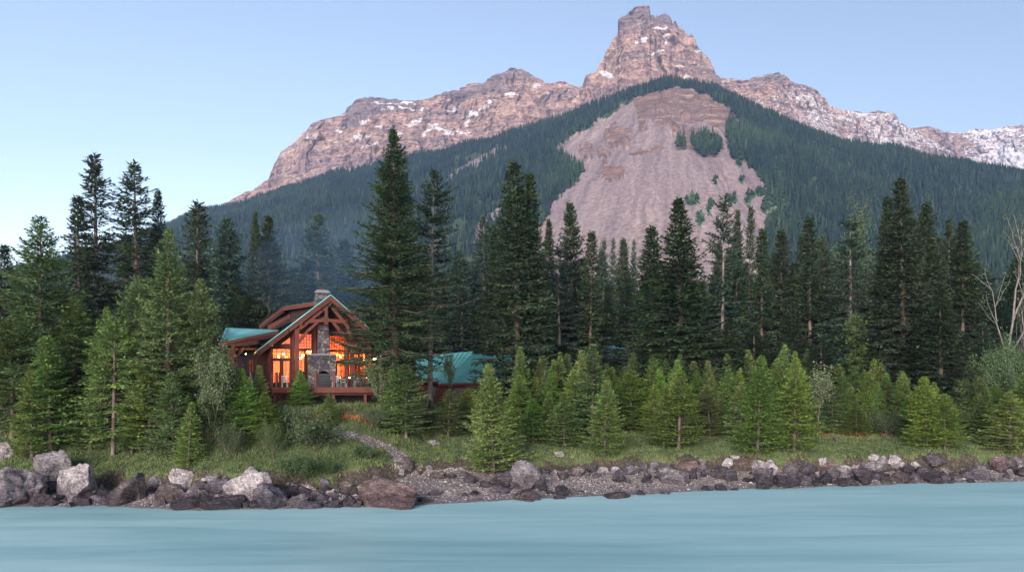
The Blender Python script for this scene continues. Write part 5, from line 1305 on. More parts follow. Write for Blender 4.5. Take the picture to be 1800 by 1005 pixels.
def mat_metalroof():
    t = NT('teal_metal_roof'); n = t.noise(t.coord((0.8, 0.8, 0.8)), 1.0, 5, 0.6); f = t.noise(t.coord((9, 9, 9)), 1.0, 3, 0.6)
    c = t.ramp(n, [(0.3, (0.035, 0.20, 0.205)), (0.5, (0.065, 0.27, 0.27)), (0.7, (0.12, 0.33, 0.33))]); c = t.mix(t.mr(f, 0.5, 0.75, 0, 0.4), c, (0.10, 0.17, 0.155))
    g2 = t.noise(t.coord((3, 3, 0.7)), 1.0, 5, 0.7); c = t.mix(t.mr(g2, 0.52, 0.72, 0, 0.5), c, (0.07, 0.12, 0.105))
    return t.out(c, t.mr(n, 0.3, 0.7, 0.35, 0.6), t.bump(f, 0.15, 0.01), spec=0.6)
M_TEAL = mat_metalroof()
def mat_stonework():
    t = NT('fieldstone_masonry'); co = t.coord((1, 1, 1.25)); w = t.node('ShaderNodeVectorMath', {'operation': 'ADD'}); t.l.new(co, w.inputs[0])
    nz = t.node('ShaderNodeTexNoise', Vector=co, Scale=1.6, Detail=2.0); sc = t.node('ShaderNodeVectorMath', {'operation': 'SCALE'}); t.l.new(nz.outputs['Color'], sc.inputs[0]); sc.inputs['Scale'].default_value = 0.35
    t.l.new(sc.outputs[0], w.inputs[1])
    v = t.node('ShaderNodeTexVoronoi', Vector=w.outputs[0], Scale=2.6); e = t.node('ShaderNodeTexVoronoi', {'feature': 'DISTANCE_TO_EDGE'}, Vector=w.outputs[0], Scale=2.6)
    k = t.node('ShaderNodeSeparateColor', Color=v.outputs['Color']).outputs[0]
    c = t.ramp(k, [(0.0, (0.035, 0.036, 0.045)), (0.35, (0.085, 0.082, 0.09)), (0.6, (0.14, 0.12, 0.108)), (0.8, (0.065, 0.062, 0.075)), (1.0, (0.26, 0.24, 0.21))], 'CONSTANT')
    f = t.noise(t.coord((8, 8, 8)), 1.0, 5, 0.7); c = t.mix(0.5, c, t.ramp(f, [(0.3, (0.25,) * 3), (0.7, (0.75,) * 3)]), 'OVERLAY')
    c = t.mix(t.mr(e.outputs[0], 0.0, 0.05, 1, 0), c, (0.05, 0.045, 0.045))
    return t.out(c, 0.9, t.bump(t.mr(e.outputs[0], 0, 0.12), 0.9, 0.08, t.bump(f, 0.5, 0.03)), spec=0.2)
M_STONE = mat_stonework()
def mat_glass():
    t = NT('window_glass'); t.n.remove(t.b)
    tr = t.node('ShaderNodeBsdfTransparent'); gl = t.node('ShaderNodeBsdfGlossy'); gl.inputs['Roughness'].default_value = 0.02
    mx = t.node('ShaderNodeMixShader'); mx.inputs[0].default_value = 0.06; t.l.new(tr.outputs[0], mx.inputs[1]); t.l.new(gl.outputs[0], mx.inputs[2]); t.l.new(mx.outputs[0], t.o.inputs[0]); return t.m
M_GLASS = mat_glass()
def mat_plain(name, c, rough=0.6, metal=0.0, spec=0.4):
    t = NT(name); n = t.noise(t.coord((12, 12, 12)), 1.0, 4, 0.6)
    return t.out(t.mix(t.mr(n, 0.3, 0.7, 0, 0.3), c, tuple(x * 0.7 for x in c)), rough, t.bump(n, 0.15, 0.01), spec=spec, metal=metal)
M_BLACK = mat_plain('black_iron', (0.012, 0.014, 0.018), 0.45)
M_STEEL = mat_plain('grey_steel', (0.10, 0.13, 0.14), 0.4, 0.3)
M_WHITEW = mat_plain('white_paint', (0.50, 0.46, 0.42), 0.5)
M_CONC = mat_plain('concrete_cap', (0.13, 0.13, 0.14), 0.9)
M_PALEW = mat_plain('weathered_pale_wood', (0.46, 0.40, 0.36), 0.8)
M_VOID = mat_plain('painted_underdeck_shade', (0.03, 0.022, 0.02), 0.95)  # near-black tone with the shade below the deck put into the colour
def mat_emit(name, col, s):
    t = NT(name); t.set(t.b, 'Emission Color', (*col, 1)); t.set(t.b, 'Emission Strength', s); t.set(t.b, 'Base Color', (0.8, 0.7, 0.5, 1)); return t.m
M_BULB = mat_emit('glowing_lamp_glass', (1.0, 0.55, 0.16), 13.0)

T_ = radians(20); CT, ST = cos(T_), sin(T_); OX, OY = -20.2, 66.0
DECKZ = 7.28
def LW(u, w, z): return (OX + u * CT - w * ST, OY + u * ST + w * CT, z)
def ZU(zx, zy, w=0.0):
    """pixel of the 4.02x enlargement -> (u, z) on the plane at depth w"""
    px = 350 + zx / 4.02; py = 480 + zy / 4.02; k = (px - PX0) / F
    u = (k * (OY + w * CT) - OX + w * ST) / (CT - k * ST); Y = OY + u * ST + w * CT
    return (u, H0 - (py - PY0) / F * Y)
def Zp(zx, zy, Y): return W(350 + zx / 4.02, 480 + zy / 4.02, Y)
lodge = empty('timber_lodge', (OX, OY, 5.8), 0, label='red-brown timber lodge with glowing windows and stone chimney', cat='lodge')
def L(mb, name, mat, parent=lodge, smooth=False, label=None):
    o = mb.build(name, mat, None, smooth)
    o.parent = parent
    root = parent
    while root.parent: root = root.parent
    o.matrix_parent_inverse = Matrix.Translation(-root.location) if parent is root else Matrix.Identity(4)
    if label: o['label'] = label
    return o
# -- gable outline
FW = -1.9                                   # plane of the projecting gable truss
pk = ZU(930, 152, FW); ll1 = ZU(640, 372, FW)
pk0 = (pk[0], pk[1])
sl = (pk[1] - ll1[1]) / (pk[0] - ll1[0])     # left pitch
rr1 = ZU(1100, 306, FW); sr = (pk[1] - rr1[1]) / (rr1[0] - pk[0])
sr = (sl + sr) / 2; 
ul_end = ZU(412, 515, -0.9)[0]; ur_end = ZU(1318, 575, -0.9)[0]
def roofz(u, off=0.0):
    d = pk0[0] - u
    return pk0[1] - (sl * d if d > 0 else -sr * d) - off
um_l = ll1[0]; um_r = pk0[0] + (pk0[0] - um_l) * 1.05
BACK = 11.5
TH = 0.34
def slab(u0, u1, w0, w1, off0, off1, name, mat):
    m = MB(); m.prism([(u0, roofz(u0, off0)), (u1, roofz(u1, off0)), (u1, roofz(u1, off1)), (u0, roofz(u0, off1))], w0, w1, LW); return L(m, name, mat)
# timber roof deck (soffit), metal skin with standing seams, fascia boards
for (ua, ub, w0, tagn) in ((um_l, pk0[0], FW, 'l'), (ul_end, um_l, -0.95, 'l'), (pk0[0], um_r, FW, 'r'), (um_r, ur_end, -0.95, 'r')):
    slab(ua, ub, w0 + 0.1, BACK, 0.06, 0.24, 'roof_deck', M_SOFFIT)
    m = MB(); e = 0.10
    m.prism([(ua, roofz(ua, -0.015)), (ub, roofz(ub, -0.015)), (ub, roofz(ub, 0.058)), (ua, roofz(ua, 0.058))], w0 - e, BACK + 0.1, LW)
    w = w0 + 0.3
    while w < BACK:
        m.prism([(ua, roofz(ua, -0.055)), (ub, roofz(ub, -0.055)), (ub, roofz(ub, -0.016)), (ua, roofz(ua, -0.016))], w, w + 0.04, LW); w += 0.42
    L(m, 'roof', M_TEAL)
    m = MB()
    m.prism([(ua, roofz(ua, 0.06)), (ub, roofz(ub, 0.06)), (ub, roofz(ub, 0.30)), (ua, roofz(ua, 0.30))], w0 - 0.02, w0 + 0.095, LW)
    m.prism([(ua, roofz(ua, 0.25)), (ub, roofz(ub, 0.25)), (ub, roofz(ub, 0.52)), (ua, roofz(ua, 0.52))], w0 + 0.04, w0 + 0.15, LW)
    L(m, 'fascia', M_TRIM)
# purlin ends
for zx, zy in ((718, 352), (512, 500), (897, 352)):
    u, z = ZU(zx, zy, FW + 0.2); m = MB(); 
    w1 = 0.2; zz = z
    m.beam(LW(u, FW - 0.05, zz), LW(u, w1, zz), 0.26, 0.28); L(m, 'purlin', M_TRIM)
u, z = ZU(928, 205, FW); m = MB(); m.beam(LW(u, FW + 0.2, z), LW(u, 0.1, z), 0.28, 0.32); L(m, 'ridge_beam', M_TRIM)
# -- front wall with openings
uL = ZU(492, 600)[0]; uR = ZU(1213, 600)[0]
fz = DECKZ
def rect(x0, x1, y0, y1):
    a = ZU(x0, y1); b = ZU(x1, y0); return [(a[0], a[1]), (b[0], a[1]), (b[0], b[1]), (a[0], b[1])]
def quad(*pts): return [ZU(x, y) for x, y in pts]
WIN = {
 'transom_window': (rect(516, 648, 534, 602), 4, 3), 'glazed_door_a': (rect(523, 572, 613, 778), 1, 1), 'glazed_door_b': (rect(594, 640, 613, 778), 1, 1),
 'gable_window_a': (quad((572, 503), (649, 503), (649, 446)), 2, 1),
 'tall_window_a': (quad((702, 536), (798, 536), (798, 428), (702, 424)), 5, 5), 'mid_window_a': (rect(702, 744, 545, 700), 2, 4), 'side_window_a': (rect(748, 797, 545, 572), 2, 1),
 'tall_window_b': (quad((918, 545), (1031, 545), (1031, 452), (985, 440), (918, 437)), 6, 4), 'band_window_b': (rect(918, 1031, 553, 622), 5, 2), 'low_window_b': (rect(972, 1031, 630, 752), 2, 2),
 'narrow_window_c': (rect(1058, 1078, 545, 752), 1, 3), 'mid_window_c': (rect(1092, 1124, 566, 622), 2, 2), 'mid_window_d': (rect(1132, 1177, 563, 624), 2, 2),
 'low_window_c': (rect(1088, 1124, 640, 752), 1, 2), 'low_window_d': (rect(1132, 1177, 640, 752), 2, 2), 'gable_window_c': (quad((1096, 530), (1132, 530), (1096, 492)), 1, 1),
}
def fix(p):   # counter-clockwise
    a = sum(p[i][0] * p[(i + 1) % len(p)][1] - p[(i + 1) % len(p)][0] * p[i][1] for i in range(len(p)))
    return p if a > 0 else p[::-1]
outer = fix([(uL, 5.6), (uR, 5.6), (uR, roofz(uR, 0.2)), (pk0[0], roofz(pk0[0], 0.2)), (uL, roofz(uL, 0.2))])
m = MB(); m.holed(outer, [fix(v[0])[::-1] for v in WIN.values()], 0.0, 0.22, LW); L(m, 'wall', M_LOG)
# darker boarded gable infill, proud of the wall
def inset(p, d):
    c = (sum(q[0] for q in p) / len(p), sum(q[1] for q in p) / len(p)); out = []
    for q in p:
        v = (c[0] - q[0], c[1] - q[1]); l = sqrt(v[0] ** 2 + v[1] ** 2); out.append((q[0] + v[0] / l * d, q[1] + v[1] / l * d))
    return out
for k, (p, nx, nz) in WIN.items():
    p = fix(p); door = 'door' in k
    fr = MB(); fr.holed(p, [inset(p, 0.085)[::-1]], -0.03, 0.14, LW)
    us = [q[0] for q in p]; zs = [q[1] for q in p]; u0, u1, z0, z1 = min(us), max(us), min(zs), max(zs)
    def ztop(u):   # upper edge of the opening at u
        best = z1
        for i in range(len(p)):
            a, b = p[i], p[(i + 1) % len(p)]
            if abs(a[0] - b[0]) > 1e-6 and min(a[0], b[0]) - 1e-6 <= u <= max(a[0], b[0]) + 1e-6:
                zz = a[1] + (b[1] - a[1]) * (u - a[0]) / (b[0] - a[0])
                if zz > z0 + 0.02: best = zz
        return best
    bw = 0.028
    for i in range(1, nx):
        u = u0 + (u1 - u0) * i / nx; zt = ztop(u) - 0.06
        if zt > z0 + 0.1: fr.prism([(u - bw / 2, z0 + 0.06), (u + bw / 2, z0 + 0.06), (u + bw / 2, zt), (u - bw / 2, zt)], 0.03, 0.075, LW)
    for j in range(1, nz):
        z = z0 + (z1 - z0) * j / nz
        fr.prism([(u0 + 0.06, z - bw / 2), (u1 - 0.06, z - bw / 2), (u1 - 0.06, z + bw / 2), (u0 + 0.06, z + bw / 2)], 0.025, 0.08, LW)
    f = L(fr, 'door' if door else 'window', M_LOG)
    pm_ = MB(); pi_ = inset(p, 0.07); pm_.add([LW(a, 0.10, b) for a, b in pi_], [tuple(range(len(pi_)))]); L(pm_, 'pane', M_GLASS, f)
    if door:
        h = MB(); h.beam(LW(u1 - 0.07, -0.07, fz + 1.0), LW(u1 - 0.07, -0.07, fz + 1.15), 0.03, 0.04); L(h, 'handle', M_BLACK, f)
# posts and trim on the wall
for zx in (500, 665, 820, 1045, 1200):
    u = ZU(zx, 700)[0]; m = MB(); m.tube([LW(u, -0.10, 5.7), LW(u, -0.10, roofz(u, 0.55))], 0.17, 10); L(m, 'log_post', M_LOG, smooth=False)
for zy, x0, x1 in ((516, 500, 690), (608, 505, 660), (558, 1060, 1210), (630, 975, 1210)):
    a = ZU(x0, zy); b = ZU(x1, zy); zz = (a[1] + b[1]) / 2; m = MB(); m.beam(LW(a[0], -0.06, zz), LW(b[0], -0.06, zz), 0.10, 0.14); L(m, 'trim_board', M_LOG)
# boarded dark infill of the upper gable, between the openings
ga, gb = ZU(706, 415)[0], ZU(1195, 415)[0]
gp = fix([ZU(706, 419), ZU(918, 430), ZU(985, 433), ZU(1031, 446), ZU(1090, 482), ZU(1140, 528), ZU(1195, 548), (gb, roofz(gb, .27)), (pk0[0], roofz(pk0[0], .27)), (ga, roofz(ga, .27))])
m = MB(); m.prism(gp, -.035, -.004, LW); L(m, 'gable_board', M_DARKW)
# projecting timber truss
tw = FW + 0.35
def bz(x, y): u, z = ZU(x, y, tw); return LW(u, tw, z)
def beamz(name, pts, w, h, mat=M_TRIM):
    m = MB()
    for a, b in zip(pts[:-1], pts[1:]):
        A, B = Vector(bz(*a)), Vector(bz(*b)); d = (B - A).normalized() * 0.06; m.beam(A - d, B + d, w, h, up=(ST, -CT, 0.001))
    return L(m, name, mat)
beamz('truss_post', [(691, 398), (691, 812)], 0.34, 0.30); beamz('truss_post', [(1082, 490), (1082, 815)], 0.34, 0.30)
beamz('collar_beam', [(775, 340), (900, 332), (1030, 345)], 0.28, 0.26)
beamz('king_post', [(897, 218), (897, 352)], 0.24, 0.24)
beamz('truss_chord', [(700, 400), (770, 345), (870, 262), (918, 222)], 0.26, 0.24); beamz('truss_chord', [(1082, 500), (1050, 380), (945, 250)], 0.24, 0.22)
beamz('brace', [(702, 492), (765, 410), (832, 350)], 0.22, 0.22); beamz('brace', [(950, 352), (995, 408), (1040, 462), (1070, 535)], 0.24, 0.22)
# side walls, back wall
def wallbox(u0, u1, w0, w1, z0, z1, name, mat, parent=lodge):
    m = MB(); m.hexa([LW(u0, w0, z0), LW(u1, w0, z0), LW(u1, w1, z0), LW(u0, w1, z0), LW(u0, w0, z1), LW(u1, w0, z1), LW(u1, w1, z1), LW(u0, w1, z1)]); return L(m, name, mat, parent)
wallbox(uL, uL + 0.25, 0.22, BACK - 0.3, 5.6, roofz(uL, 0.25), 'side_wall', M_LOG); wallbox(uR - 0.25, uR, 0.22, BACK - 0.3, 5.6, roofz(uR, 0.25), 'side_wall', M_LOG)
m = MB(); m.prism([(uL, 5.6), (uR, 5.6), (uR, roofz(uR, 0.26)), (pk0[0], roofz(pk0[0], 0.26)), (uL, roofz(uL, 0.26))], BACK - 0.3, BACK - 0.05, LW); L(m, 'back_wall', M_DARKW)
# log courses on the left side wall
m = MB(); z = 5.9
while z < roofz(uL, 0.5): m.tube([LW(uL - 0.02, 0.0, z), LW(uL - 0.02, BACK - 0.4, z)], 0.15, 8); z += 0.28
L(m, 'log_course', M_LOG)
# interior: floor, honey pine lining, rafters, a loft
wallbox(uL + 0.27, uR - 0.27, 0.24, BACK - 0.33, DECKZ - 0.25, DECKZ + 0.02, 'interior_floor', M_INT)
m = MB(); m.prism([(uL + 0.26, DECKZ), (uR - 0.26, DECKZ), (uR - 0.26, roofz(uR - 0.26, 0.32)), (pk0[0], roofz(pk0[0], 0.32)), (uL + 0.26, roofz(uL + 0.26, 0.32))], 7.0, 7.12, LW); L(m, 'interior_wall', M_INT)
m = MB()
for sgn, ue in ((-1, uL + 0.3), (1, uR - 0.3)):
    w = 0.9
    while w < 7.0:
        a = LW(pk0[0], w, roofz(pk0[0], 0.42)); b = LW(ue, w, roofz(ue, 0.42)); m.beam(a, b, 0.14, 0.22); w += 0.85
L(m, 'rafter', M_INTR)
m = MB()
for ua, ub in ((uL + 0.26, pk0[0]), (pk0[0], uR - 0.26)):
    m.prism([(ua, roofz(ua, 0.245)), (ub, roofz(ub, 0.245)), (ub, roofz(ub, 0.29)), (ua, roofz(ua, 0.29))], 0.24, 6.98, LW)
L(m, 'ceiling_lining', M_INT)
m = MB()
for ue in (uL + 1.6, uR - 1.6):
    m.beam(LW(ue, 2.5, DECKZ + 2.55), LW(ue, 7, DECKZ + 2.55), 0.24, 0.28)
m.beam(LW(uL + 0.3, 3.4, DECKZ + 2.9), LW(uR - 0.3, 3.4, DECKZ + 2.9), 0.24, 0.3)
a = LW(pk0[0], 3.4, roofz(pk0[0], 0.6)); m.beam(a, LW(pk0[0], 3.4, DECKZ + 2.9), 0.22, 0.22)
m.beam(LW(uL + 1.8, 3.4, DECKZ + 2.9), LW(pk0[0] - 0.6, 3.4, roofz(pk0[0] - 0.6, 0.7)), 0.2, 0.2); m.beam(LW(uR - 1.8, 3.4, DECKZ + 2.9), LW(pk0[0] + 0.6, 3.4, roofz(pk0[0] + 0.6, 0.7)), 0.2, 0.2)
L(m, 'interior_truss', M_INTR)
m = MB()   # inner doorway, counter
m.box(0, 0, 0, 0, 0, 0) if False else None
for k in range(7): m.beam(LW(uL + 0.6 + k * 1.25, 6.9, DECKZ), LW(uL + 0.6 + k * 1.25, 6.9, DECKZ + 2.6), 0.16, 0.16)
L(m, 'interior_post', M_INTR)
# -- stone fireplace and chimney
def zbox(x0, x1, y0, y1, w0, w1):
    a = ZU(x0, y1, w0); b = ZU(x1, y0, w0); return a[0], b[0], a[1], b[1]
CHW = -1.15
u0, u1, _, z1 = zbox(772, 968, 578, 803, CHW, 0); 
ci = MB(); s0 = ZU(838, 690, CHW); s1 = ZU(925, 690, CHW)
ci.holed(fix([(u0, 5.7), (u1, 5.7), (u1, z1), (u0, z1)]), [[(s0[0] - 0.02, DECKZ + 0.04), (s0[0] - 0.02, s0[1] - 0.25), (s0[0] + 0.3, s0[1]), (s1[0] - 0.3, s1[1]), (s1[0] + 0.02, s1[1] - 0.25), (s1[0] + 0.02, DECKZ + 0.04)]], CHW, -0.18, LW)
a0, a1, _, at_ = zbox(840, 920, 345, 575, CHW + 0.15, 0)
ci.hexa([LW(a0, CHW + 0.18, z1 - 0.01), LW(a1, CHW + 0.18, z1 - 0.01), LW(a1, -0.2, z1 - 0.01), LW(a0, -0.2, z1 - 0.01), LW(a0 + .05, CHW + 0.18, roofz(pk0[0]) - 0.9), LW(a1 - .05, CHW + 0.18, roofz(pk0[0]) - 0.9), LW(a1 - .05, -0.2, roofz(pk0[0]) - 0.9), LW(a0 + .05, -0.2, roofz(pk0[0]) - 0.9)])
ch = L(ci, 'chimney', M_STONE)
m = MB(); m.hexa([LW(u0 - .06, CHW - .06, z1 - .02), LW(u1 + .06, CHW - .06, z1 - .02), LW(u1 + .06, -0.17, z1 - .02), LW(u0 - .06, -0.17, z1 - .02), LW(u0 - .06, CHW - .06, z1 + .09), LW(u1 + .06, CHW - .06, z1 + .09), LW(u1 + .06, -0.17, z1 + .09), LW(u0 - .06, -0.17, z1 + .09)])
L(m, 'mantel_ledge', M_CONC, ch)
m = MB(); m.hexa([LW(s0[0], CHW + .10, DECKZ + .05), LW(s1[0], CHW + .10, DECKZ + .05), LW(s1[0], -.22, DECKZ + .05), LW(s0[0], -.22, DECKZ + .05), LW(s0[0], CHW + .10, s0[1] - .22), LW(s1[0], CHW + .10, s0[1] - .22), LW(s1[0], -.22, s0[1] - .22), LW(s0[0], -.22, s0[1] - .22)])
for k in range(4): zq = DECKZ + .2 + k * .38; m.beam(LW(s0[0] + .1, CHW + .08, zq), LW(s1[0] - .1, CHW + .08, zq), .03, .03)
L(m, 'fire_screen', M_BLACK, ch)
# chimney top above the ridge
cw = 1.4
c0 = ZU(824, 190, cw); c1 = ZU(918, 190, cw); ctz = ZU(870, 140, cw)[1]
m = MB(); m.hexa([LW(a, b, z) for z in (c0[1] - 1.6, ctz) for a, b in ((c0[0], cw), (c1[0], cw), (c1[0], cw + 1.1), (c0[0], cw + 1.1))]); ct = L(m, 'chimney_stack', M_STONE)
m = MB(); m.hexa([LW(c0[0] - .14, cw - .14, ctz + .005), LW(c1[0] + .14, cw - .14, ctz + .005), LW(c1[0] + .14, cw + 1.24, ctz + .005), LW(c0[0] - .14, cw + 1.24, ctz + .005), LW(c0[0] + .08, cw + .05, ctz + .27), LW(c1[0] - .08, cw + .05, ctz + .27), LW(c1[0] - .08, cw + 1.05, ctz + .27), LW(c0[0] + .08, cw + 1.05, ctz + .27)]); L(m, 'chimney_cap', M_CONC, ct)
uc = (c0[0] + c1[0]) / 2
m = MB(); m.hexa([LW(uc + a, cw + .55 + b, ctz + z) for z in (.28, .48) for a, b in ((-.3, -.25), (.3, -.25), (.3, .25), (-.3, .25))]); m.hexa([LW(uc + a, cw + .55 + b, ctz + z) for z in (.485, .55) for a, b in ((-.4, -.35), (.4, -.35), (.4, .35), (-.4, .35))]); L(m, 'flue', M_BLACK, ct)
# -- deck
dA = ZU(512, 806, -3.2); dW0, dW1 = -3.3, -4.1
uD0, uD1 = ZU(513, 806, dW0)[0], ZU(1252, 806, dW1)[0]
def dz(u): return DECKZ
def DF(u): return dW0 + (dW1 - dW0) * (u - uD0) / (uD1 - uD0)
m = MB()
n = 34
for k in range(n):
    f0, f1 = k / n, (k + 1) / n - 0.002; 
    m.hexa([LW(uD0, DF(uD0) * (1 - f0) - 0.02 * f0, DECKZ - .06), LW(uD1, DF(uD1) * (1 - f0) - 0.02 * f0, DECKZ - .06), LW(uD1, DF(uD1) * (1 - f1) - 0.02 * f1, DECKZ - .06), LW(uD0, DF(uD0) * (1 - f1) - 0.02 * f1, DECKZ - .06),
            LW(uD0, DF(uD0) * (1 - f0) - 0.02 * f0, DECKZ), LW(uD1, DF(uD1) * (1 - f0) - 0.02 * f0, DECKZ), LW(uD1, DF(uD1) * (1 - f1) - 0.02 * f1, DECKZ), LW(uD0, DF(uD0) * (1 - f1) - 0.02 * f1, DECKZ)])
deck = L(m, 'deck', M_DECK)
m = MB()
def rimz(zt, zb, off, w):
    m.hexa([LW(uD0 - .02, DF(uD0) - off, zb), LW(uD1 + .02, DF(uD1) - off, zb), LW(uD1 + .02, DF(uD1) - off + w, zb), LW(uD0 - .02, DF(uD0) - off + w, zb), LW(uD0 - .02, DF(uD0) - off, zt), LW(uD1 + .02, DF(uD1) - off, zt), LW(uD1 + .02, DF(uD1) - off + w, zt), LW(uD0 - .02, DF(uD0) - off + w, zt)])
rimz(DECKZ + .03, DECKZ - .20, .10, .09); rimz(DECKZ - .205, DECKZ - .42, .06, .09); L(m, 'rim_board', M_TRIM, deck)
m = MB(); rimz(DECKZ - .44, DECKZ - .62, -.35, .22); L(m, 'bearer', M_LOG, deck)
for zx in (540, 740, 950, 1172):
    u = ZU(zx, 880, dW0)[0]; g = LW(u, DF(u) + .45, 0); m = MB(); m.beam(LW(u, DF(u) + .46, DECKZ - .43), LW(u, DF(u) + .46, float(ground_h(g[0], g[1])) - .2), .24, .24); L(m, 'deck_post', M_LOG, deck)
wallbox(uD0 + 1.2, uD1 - .3, -0.7, -0.55, 4.6, DECKZ - .1, 'underdeck_shade_panel', M_VOID)  # added dark panel, stands in for the shade under the deck
rail = empty('rail', (0, 0, 0)); bpy.data.objects.remove(rail)
rh = ZU(820, 700, dW0)[1]
for zx in (820, 950, 1185):
    rl = MB(); u = ZU(zx, 760, dW0)[0]; rl.beam(LW(u, DF(u) + .05, DECKZ), LW(u, DF(u) + .05, rh), .20, .20, up=(0, 1, 0)); L(rl, 'railing_post', M_TRIM, deck)
for zx in (548, 575): 
    rl = MB(); u = ZU(zx, 760, dW0)[0]; rl.beam(LW(u, DF(u) + .05 + (0 if zx == 548 else .5), DECKZ), LW(u, DF(u) + .05 + (0 if zx == 548 else .5), rh), .17, .17, up=(0, 1, 0)); L(rl, 'railing_post', M_TRIM, deck)
m = MB()
for zz in (rh - .12, DECKZ + .15):
    m.beam(LW(uD0 + .06, DF(uD0) + .1, zz), LW(uD0 + .06, -.4, zz), .07, .10)
k = DF(uD0) + .2
while k < -.4: m.beam(LW(uD0 + .06, k, DECKZ), LW(uD0 + .06, k, rh - .15), .06, .05); k += .15
L(m, 'side_railing', M_TRIM, deck)
m = MB()
for q in range(8):
    zz = DECKZ + .12 + q * .125; m.tube([LW(uD0, DF(uD0) + .05, zz), LW(uD1, DF(uD1) + .05, zz)], .006, 4)
L(m, 'railing_cable', M_STEEL, deck)
# -- left porch wing
wing = lodge
PYW = 70.0
m = MB()
A = Vector(Zp(145, 485, 72)); B = Vector(Zp(560, 402, 67.8)); Cc = Vector(Zp(492, 400, 78)); D = Vector(Zp(190, 384, 84))
def sheet(mb, P, th):
    n = (P[1] - P[0]).cross(P[3] - P[0]).normalized(); n = n if n.z > 0 else -n
    mb.hexa([p - n * th for p in P] + [p for p in P])
sheet(m, [A, B, Cc, D], .05)
for k in range(1, 30):
    f = k / 30; a = A.lerp(B, f); b = D.lerp(Cc, f); m.beam(a + Vector((0, 0, .03)), b + Vector((0, 0, .03)), .04, .04)
L(m, 'porch_roof', M_TEAL)
m = MB(); dn = Vector((0, 0, -.06)); sheet(m, [A + dn * 2 + Vector((0, .1, 0)), B + dn * 2 + Vector((0, .1, 0)), Cc + dn * 2, D + dn * 2], .12); L(m, 'porch_soffit', M_SOFFIT)
m = MB(); m.beam(A + Vector((0, -.02, -.20)), B + Vector((0, -.02, -.20)), .10, .28); m.beam(A + Vector((0, .12, -.42)), B + Vector((0, .12, -.42)), .12, .18); m.beam(A + Vector((0, 0, -.2)), D + Vector((0, 0, -.2)), .1, .3); L(m, 'porch_fascia', M_TRIM)
def pt(zx, zy, Y): return Vector(Zp(zx, zy, Y))
m = MB(); m.beam(pt(258, 505, 71), pt(420, 490, 68.6), .22, .30); L(m, 'porch_beam', M_TRIM)
for zx, Y in ((243, 71), (219, 72.5)):
    m = MB(); p = pt(zx, 500, Y); q = Vector((p.x, p.y, DECKZ - 1.2)); m.beam(q, p, .30, .30, up=(0, 1, 0)); L(m, 'porch_post', M_TRIM if zx > 230 else M_LOG)
m = MB(); m.beam(pt(258, 612, 71), pt(312, 522, 70.6), .16, .18, up=(0, 1, 0)); L(m, 'brace', M_TRIM)
# porch ceiling boards catching lamp light, wing wall, window, door
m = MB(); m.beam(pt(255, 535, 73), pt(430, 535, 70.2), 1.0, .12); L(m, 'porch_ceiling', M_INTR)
m = MB(); P = [pt(255, 760, 77), pt(415, 760, 71.5), pt(415, 560, 71.5), pt(255, 600, 77)]
m.add([p + v for v in (Vector((0, 0, 0)), Vector((.1, .25, 0))) for p in P], [(0, 1, 2, 3), (7, 6, 5, 4), (0, 4, 5, 1), (1, 5, 6, 2), (2, 6, 7, 3), (3, 7, 4, 0)]); L(m, 'wing_wall', M_DARKW)
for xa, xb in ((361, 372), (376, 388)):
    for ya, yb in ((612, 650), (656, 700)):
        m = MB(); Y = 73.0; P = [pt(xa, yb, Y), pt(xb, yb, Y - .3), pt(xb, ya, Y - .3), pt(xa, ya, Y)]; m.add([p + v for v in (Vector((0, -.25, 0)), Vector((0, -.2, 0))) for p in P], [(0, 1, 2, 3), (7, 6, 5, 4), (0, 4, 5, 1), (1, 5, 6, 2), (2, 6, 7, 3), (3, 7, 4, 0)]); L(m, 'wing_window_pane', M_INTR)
m = MB(); m.box(pt(250, 800, 71).x, pt(480, 800, 68).x, 67.6, 76, DECKZ - .3, DECKZ - .05); L(m, 'porch_floor', M_DECK)
m = MB()
a, b = pt(252, 716, 70.4), pt(360, 708, 69.4); lo = Vector((0, 0, -.95))
m.beam(a, b, .10, .10); m.beam(a + lo, b + lo, .08, .10)
for k in range(16): f = k / 15; c = a.lerp(b, f); m.beam(c, c + lo, .05, .05)
m.beam(b + Vector((0, 0, .1)), b + lo * 1.3, .16, .16, up=(0, 1, 0)); L(m, 'porch_railing', M_TRIM)
# left log wall panel below main eave, lit by the porch lamp
m = MB()
for zx in (455, 475): u = ZU(zx, 700, .3)[0]
m.holed(fix([(ZU(412, 0, .3)[0], 5.7), (uL - .02, 5.7), (uL - .02, ZU(480, 530)[1]), (ZU(412, 0, .3)[0], ZU(412, 545)[1])]), [fix([ZU(458, 760, .3), ZU(472, 760, .3), ZU(472, 635, .3), ZU(458, 635, .3)])[::-1]], .3, .5, LW); L(m, 'porch_wall', M_LOG)
# -- raised dormer behind
m = MB(); A = pt(428, 366, 80); B = pt(596, 236, 71.5); Cc = pt(832, 200, 69.5); D = pt(700, 250, 82)
sheet(m, [A, B, Cc, D], .06); L(m, 'dormer_roof', M_TEAL)
m = MB(); dd = Vector((0, 0, -.1)); sheet(m, [A + dd, B + dd, Cc + dd, D + dd], .14); L(m, 'dormer_soffit', M_SOFFIT)
m = MB(); m.beam(A + Vector((0, -.05, -.20)), B + Vector((0, -.05, -.20)), .12, .34); m.beam(B + Vector((0, -.05, -.20)), Cc + Vector((0, -.05, -.20)), .12, .34); m.beam(A + Vector((0, .1, -.42)), B + Vector((0, .1, -.42)), .12, .2); L(m, 'dormer_fascia', M_TRIM)
m = MB(); P = [pt(492, 420, 77), pt(650, 340, 71.8), pt(650, 268, 71.8), pt(492, 362, 77)]; ex = Vector((.15, .25, 0))
